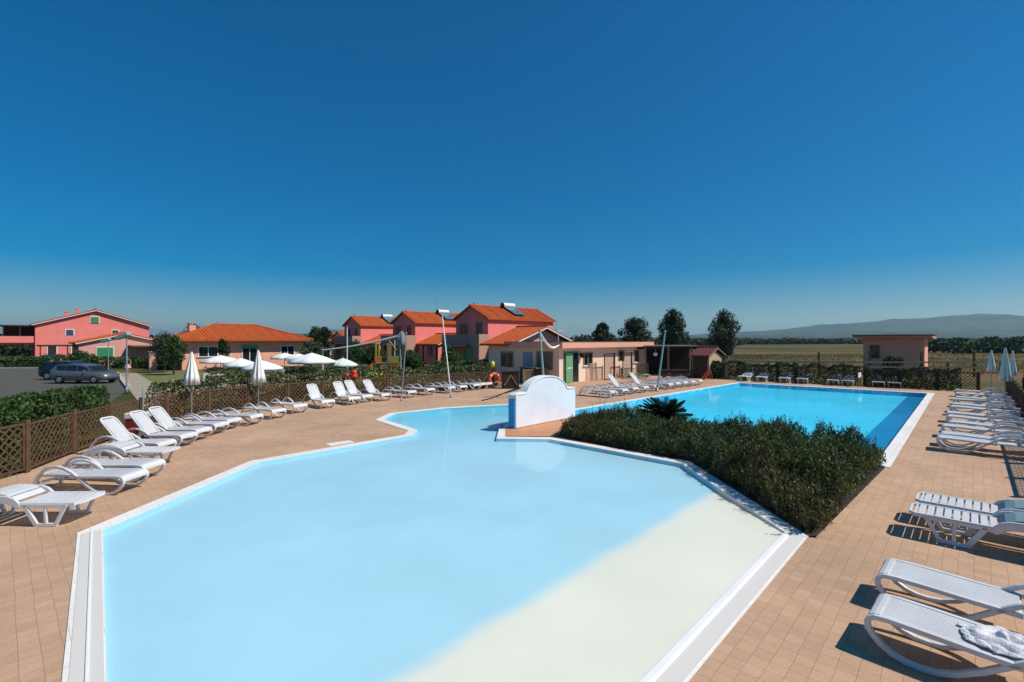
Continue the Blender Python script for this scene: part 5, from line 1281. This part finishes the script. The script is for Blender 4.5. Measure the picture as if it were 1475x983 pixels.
for i, (px, py, lab) in enumerate(((1120, 549.5, 'dark post standing in the far hedge left of the third slatted lounger'), (1147, 551, 'dark post in the far hedge behind the fourth slatted lounger'), (1216, 553.5, 'dark post in the far hedge left of the white notice'), (1047, 546.5, 'pale square post beside the square dark shrub'))):
    w = .16 if i == 3 else .07; t = thing('hedge_post', lab, 'post', (*g2(px, py), 0)); hh = .95 if i == 3 else 1.35
    b = MB(); b.box(-w, w, -w, w, 0, hh); b.build('post', M_WOODP if i == 3 else M_WOODD, t); b = MB(); b.add([(-w*1.2, -w*1.2, hh + .001), (w*1.2, -w*1.2, hh + .001), (w*1.2, w*1.2, hh + .001), (-w*1.2, w*1.2, hh + .001), (0, 0, hh + .1)], [(0, 1, 2, 3)[::-1], (0, 1, 4), (1, 2, 4), (2, 3, 4), (3, 0, 4)]); b.build('cap', M_WOODP if i == 3 else M_WOODD, t)
# salmon gate pillar by the lawn
gp = thing('gate_pillar', 'pink rendered gate pillar between the pink cottage and the street tree', 'pillar', (-35.2, 47.6, 0), ANG)
b = MB(); b.box(-.3, .3, -.3, .3, 0, 1.75); b.build('shaft', M_PINK2, gp); b = MB(); b.box(-.36, .36, -.36, .36, 1.752, 1.85); b.build('cap', M_WHITE, gp)

# small flush skimmer cover in the deck beside the wading pool
c0 = G(493, 640.5); o = strip('skimmer_cover', (c0.x - .28, c0.y - .2), (c0.x + .25, c0.y + .28), 0, .34, (-.67, .74), 0, .012, mat('white_stone', (.74, .71, .66), .7, .1, 6))
# ================================================================== PLAYGROUND
Yp = 37.5
pf = thing('play_tower', 'wooden play tower with orange slide and yellow panel behind the hedge', 'play tower', (AT(552, 500, Yp).x, Yp, 0), R(0))
for i, (x, y) in enumerate(((-.45, -.45), (.45, -.45), (-.45, .45), (.45, .45))):
    b = MB(); b.box(x - .05, x + .05, y - .05, y + .05, 0, 2.75); b.build('post', mat('faded_yellow_paint', (.42, .33, .06), .6, .15, 5) if i % 2 == 0 else M_WOODP, pf)
b = MB(); b.box(-.55, .55, -.55, .55, 1.15, 1.22); b.build('deck', M_WOODP, pf)
b = MB(); b.bar((-.5, 0, 1.22), (-1.75, -.1, .25), .42, .04); b.bar((-.5, -.23, 1.32), (-1.75, -.33, .33), .04, .16); b.bar((-.5, .23, 1.32), (-1.75, .13, .33), .04, .16); b.build('slide', M_ORANGE, pf)
b = MB(); b.box(-.5, .0, -.56, -.52, 1.3, 1.75); b.build('panel', M_ORANGE, pf)
b = MB(); b.bar((.5, -.1, .3), (.95, -.15, 1.3), .4, .06); b.build('climbing_ramp', M_GREENP, pf)
sw = thing('climbing_gym', 'yellow and white tall play frame with striped yellow orange basket', 'climbing frame', (AT(570, 500, Yp).x, Yp - .3, 0))
for x, m in ((-.42, MATS['faded_yellow_paint']), (.0, M_WHITE), (.42, M_WHITE), ):
    b = MB(); b.tube((x, 0, 0), (x, 0, 2.95), .028, .028, 8); b.build('post', m, sw)
b = MB(); b.tube((-.42, 0, 2.9), (.15, 0, 2.2), .035, .035, 7); b.build('brace', MATS['faded_yellow_paint'], sw)
bk_ = MB(); bk_.box(-.38, .38, -.34, -.30, .95, 1.22); bk_.box(-.38, .38, .30, .34, .95, 1.22); bo = bk_.build('basket', mat('faded_orange_paint', (.45, .17, .04), .6, .15, 5), sw)
b = MB(); b.box(-.38, .38, -.36, -.32, 1.222, 1.75); b.build('basket_rail', MATS['faded_yellow_paint'], bo)
tn = thing('play_tunnel', 'yellow plastic tunnel with green and red end rings on the grass', 'play tunnel', (AT(545, 500, 35.5).x, 35.5, .34), R(4))
for i in range(4):
    b = MB(); b.tube((-.62 + .32*i, 0, 0), (-.33 + .32*i, 0, 0), .30, .30, 16); b.tube((-.50 + .32*i, 0, 0), (-.44 + .32*i, 0, 0), .335, .335, 16); b.build('segment', M_YELLOW, tn)
b = MB(); b.tube((-.72, 0, 0), (-.62, 0, 0), .34, .34, 16); b.build('end_ring', M_GREENP, tn)
b = MB(); b.bar((.72, 0, -.1), (.95, 0, .62), .4, .28); b.build('end_ring', M_RED, tn)
te = thing('play_ladder', 'small teal plastic climbing frame on the grass by the nearest villa', 'climbing frame', (AT(671, 500, 39).x, 39, 0), R(-10))
for x in (-.4, .4): b = MB(); b.bar((x, -.3, 0), (x*.75, 0, 1.3), .06, .06); b.bar((x, .3, 0), (x*.75, 0, 1.3), .058, .058); b.build('rail', M_WHITE, te)
b = MB(); b.bar((0, -.28, .12), (0, -.03, 1.22), .5, .03, (1, 0, 0)); b.box(-.34, .34, -.14, -.10, .45, 1.1); b.build('panel', M_TURQ, te)

# ================================================================== CARS
def car(label, p, rz, paint, s=1.0, wagon=True):
    t = thing('parked_car', label, 'car', (p[0], p[1], 0), rz, 'cars parked by the road'); t.scale = (s, s, s)
    st = [(-2.3, .42, .80, .62), (-2.22, .30, .98, .78), (-1.9, .24, 1.02, .85), (-1.2, .22, 1.0, .88), (0, .22, .97, .90), (.95, .22, .93, .89), (1.3, .22, .88, .88), (1.75, .23, .80, .84), (2.08, .26, .70, .74), (2.22, .34, .58, .58)]
    b = MB(); vs = []
    for x, z0, z1, w in st: vs += [(x, -w*.92, z0), (x, -w, (z0 + z1)*.5), (x, -w*.94, z1), (x, w*.94, z1), (x, w, (z0 + z1)*.5), (x, w*.92, z0)]
    n = len(st); fs = [(i*6 + j, (i+1)*6 + j, (i+1)*6 + (j+1) % 6, i*6 + (j+1) % 6) for i in range(n-1) for j in range(6)] + [tuple(range(6))[::-1], tuple(range(6*n-6, 6*n))]
    b.add(vs, fs, True)
    cb = [(-2.18, 1.0, .80), (-1.85, 1.40, .62), (-.9, 1.47, .66), (.0, 1.46, .66), (.55, 1.36, .64), (1.28, .92, .78)] if wagon else [(-1.75, 1.0, .78), (-1.1, 1.38, .60), (-.4, 1.44, .64), (.2, 1.42, .64), (.6, 1.32, .62), (1.25, .9, .76)]
    b.build('body', paint, t)
    r = MB(); vs = []
    for x, z, w in cb: vs += [(x, -w - (.14 if z > 1.2 else 0), min(z, .95)), (x, -w, z), (x, w, z), (x, w + (.14 if z > 1.2 else 0), min(z, .95))]
    k = len(cb); r.add(vs, [(i*4 + j, (i+1)*4 + j, (i+1)*4 + j + 1, i*4 + j + 1) for i in range(k-1) for j in range(3)] + [(0, 1, 2, 3), (4*k-1, 4*k-2, 4*k-3, 4*k-4)]); r.build('cabin', paint, t)
    for sgn in (-1, 1):
        g = MB()
        for x0, x1 in ((-1.72, -1.0), (-.92, -.08), (0, .62)):
            z0 = 1.0; zt = lambda x: np.interp(x, [c[0] for c in cb], [c[1] for c in cb]) - .06; wt = lambda x, z: np.interp(x, [c[0] for c in cb], [c[2] for c in cb]) + .14*(np.interp(x, [c[0] for c in cb], [c[1] for c in cb]) - z)/.5 + .012
            q = [(x0, z0), (x1 + (.28 if x1 > .5 else 0), z0), (x1, zt(x1)), (x0, zt(x0))]
            vs = [(x, sgn*wt(x, z), z) for x, z in q] + [(x, sgn*(wt(x, z) - .03), z) for x, z in q]
            g.add(vs, [(0, 1, 2, 3), (7, 6, 5, 4), (0, 4, 5, 1), (1, 5, 6, 2), (2, 6, 7, 3), (3, 7, 4, 0)])
        g.build('side_windows', M_DARK, t)
        for x in (-1.38, 1.38):
            wh = MB(); wh.tube((x, sgn*.68, .31), (x, sgn*.90, .31), .315, .315, 20); wo_ = wh.build('wheel', M_BLACK, t)
            rm = MB(); rm.tube((x, sgn*.89, .31), (x, sgn*.915, .31), .20, .17, 16); rm.build('rim', M_GREYM, wo_)
        hl = MB(); hl.bar((2.0, sgn*.60, .66), (1.72, sgn*.76, .74), .08, .12); hl.build('headlight', mat('headlight_glass', (.6, .62, .65), .15, .05, 5), t)
        tl = MB(); tl.box(-2.28, -2.16, sgn*.62 - .08, sgn*.62 + .08, .72, .98); tl.build('tail_light', mat('tail_light_red', (.3, .01, .01), .3, .05, 5), t)
        mi = MB(); mi.box(.62, .80, sgn*.98 - .09, sgn*.98 + .09, .94, 1.06); mi.build('mirror', paint, t, bevel=.03)
        rr = MB(); rr.tube((-1.7, sgn*.6, 1.50), (.2, sgn*.6, 1.50), .02, .02, 6); rr.build('roof_rail', M_STEEL, t)
    ws = MB(); 
    (xa, za, wa), (xb, zb, wb_) = cb[-2], cb[-1]
    ws.add([(xa + .06, -wa*.92, za - .02), (xb - .04, -wb_*.95, zb + .05), (xb - .04, wb_*.95, zb + .05), (xa + .06, wa*.92, za - .02), (xa + .04, -wa*.92, za - .05), (xb - .06, -wb_*.95, zb + .02), (xb - .06, wb_*.95, zb + .02), (xa + .04, wa*.92, za - .05)], [(0, 1, 2, 3), (7, 6, 5, 4), (0, 4, 5, 1), (1, 5, 6, 2), (2, 6, 7, 3), (3, 7, 4, 0)]); ws.build('windscreen', M_DARK, t)
    bp_ = MB(); bp_.box(2.12, 2.26, -.55, .55, .30, .44); bp_.build('bumper', M_BLACK, t, bevel=.02)
    return t
M_CAR1 = mat('grey_metallic_paint', (.20, .205, .205), .28, .05, 3, metal=.6, spec=.6)
M_CAR2 = mat('black_metallic_paint', (.012, .013, .015), .25, .05, 3, metal=.3, spec=.6)
M_CAR3 = mat('dark_blue_paint', (.02, .035, .045), .25, .05, 3, metal=.3, spec=.6)
car('silver grey estate car in front, nearest of the parked cars', (-29.6, 33.8), R(-2), M_CAR1, .88)
car('black estate car half hidden behind the silver grey one', (-33.2, 36.8), R(-2), M_CAR2, .92)
car('small white car behind the rough hedge by the coral house', (-51.5, 55.0), R(10), M_WHITE_P, .92, False)

# ================================================================== PERSON by the street lamp
def person(loc, rz, h):
    t = thing('person', 'person in dark top and pale skirt walking on the path by the lamp', 'person', loc, rz)
    J = {'pel': (0, 0, .52), 'wa': (0, 0, .61), 'ch': (0, .0, .74), 'nk': (0, .0, .83), 'hd': (0, .015, .90), 'tp': (0, .01, .965),
         'shl': (-.105, 0, .795), 'ell': (-.135, -.02, .65), 'wrl': (-.125, .05, .53), 'hal': (-.12, .07, .48), 'shr': (.105, 0, .795), 'elr': (.14, -.03, .65), 'wrr': (.135, .02, .53), 'har': (.13, .035, .48),
         'hil': (-.055, 0, .50), 'knl': (-.055, .06, .28), 'anl': (-.055, -.01, .05), 'tol': (-.055, .08, .02), 'hir': (.055, 0, .50), 'knr': (.055, .0, .28), 'anr': (.055, -.09, .06), 'tor': (.055, -.01, .02)}
    E_ = 'pel wa,wa ch,ch nk,nk hd,hd tp,ch shl,shl ell,ell wrl,wrl hal,ch shr,shr elr,elr wrr,wrr har,pel hil,hil knl,knl anl,anl tol,pel hir,hir knr,knr anr,anr tor'
    Rr = {'pel': .075, 'wa': .065, 'ch': .08, 'nk': .028, 'hd': .052, 'tp': .04, 'shl': .035, 'shr': .035, 'ell': .024, 'elr': .024, 'wrl': .017, 'wrr': .017, 'hal': .02, 'har': .02, 'hil': .052, 'hir': .052, 'knl': .034, 'knr': .034, 'anl': .02, 'anr': .02, 'tol': .018, 'tor': .018}
    ks = list(J); me = bpy.data.meshes.new('body'); me.from_pydata([tuple(Vector(J[k]) * h) for k in ks], [tuple(ks.index(q) for q in e.split()) for e in E_.split(',')], [])
    o = bpy.data.objects.new('body', me); COL.objects.link(o); o.parent = t; me.materials.append(M_SKIN)
    o.modifiers.new('skin', 'SKIN'); o.modifiers.new('sub', 'SUBSURF').levels = 1; o.modifiers['sub'].render_levels = 2
    for i, k in enumerate(ks): v = me.skin_vertices[0].data[i]; v.radius = (Rr[k]*h, Rr[k]*h); v.use_root = k == 'pel'
    b = MB(); b.lathe([(.105*h, .56*h), (.108*h, .66*h), (.122*h, .75*h), (.10*h, .80*h), (.05*h, .815*h)], 16); b.build('top', mat('black_cotton', (.02, .018, .02), .9, .1, 9), t)
    b = MB(); b.lathe([(.10*h, .575*h), (.125*h, .50*h), (.145*h, .40*h), (.15*h, .37*h)], 16, .04, 6); b.build('skirt', mat('pale_pink_cotton', (.6, .42, .38), .9, .1, 9), t)
    b = MB(); b.lathe([(.0, .985*h), (.04*h, .975*h), (.062*h, .93*h), (.058*h, .88*h), (.03*h, .86*h)], 14); hr = b.build('hair', mat('dark_hair', (.03, .018, .012), .7, .2, 20), t); hr.location = (0, -.012*h, 0)
    return t
person((*g2(184, 540.5), 0), R(200), 1.62)
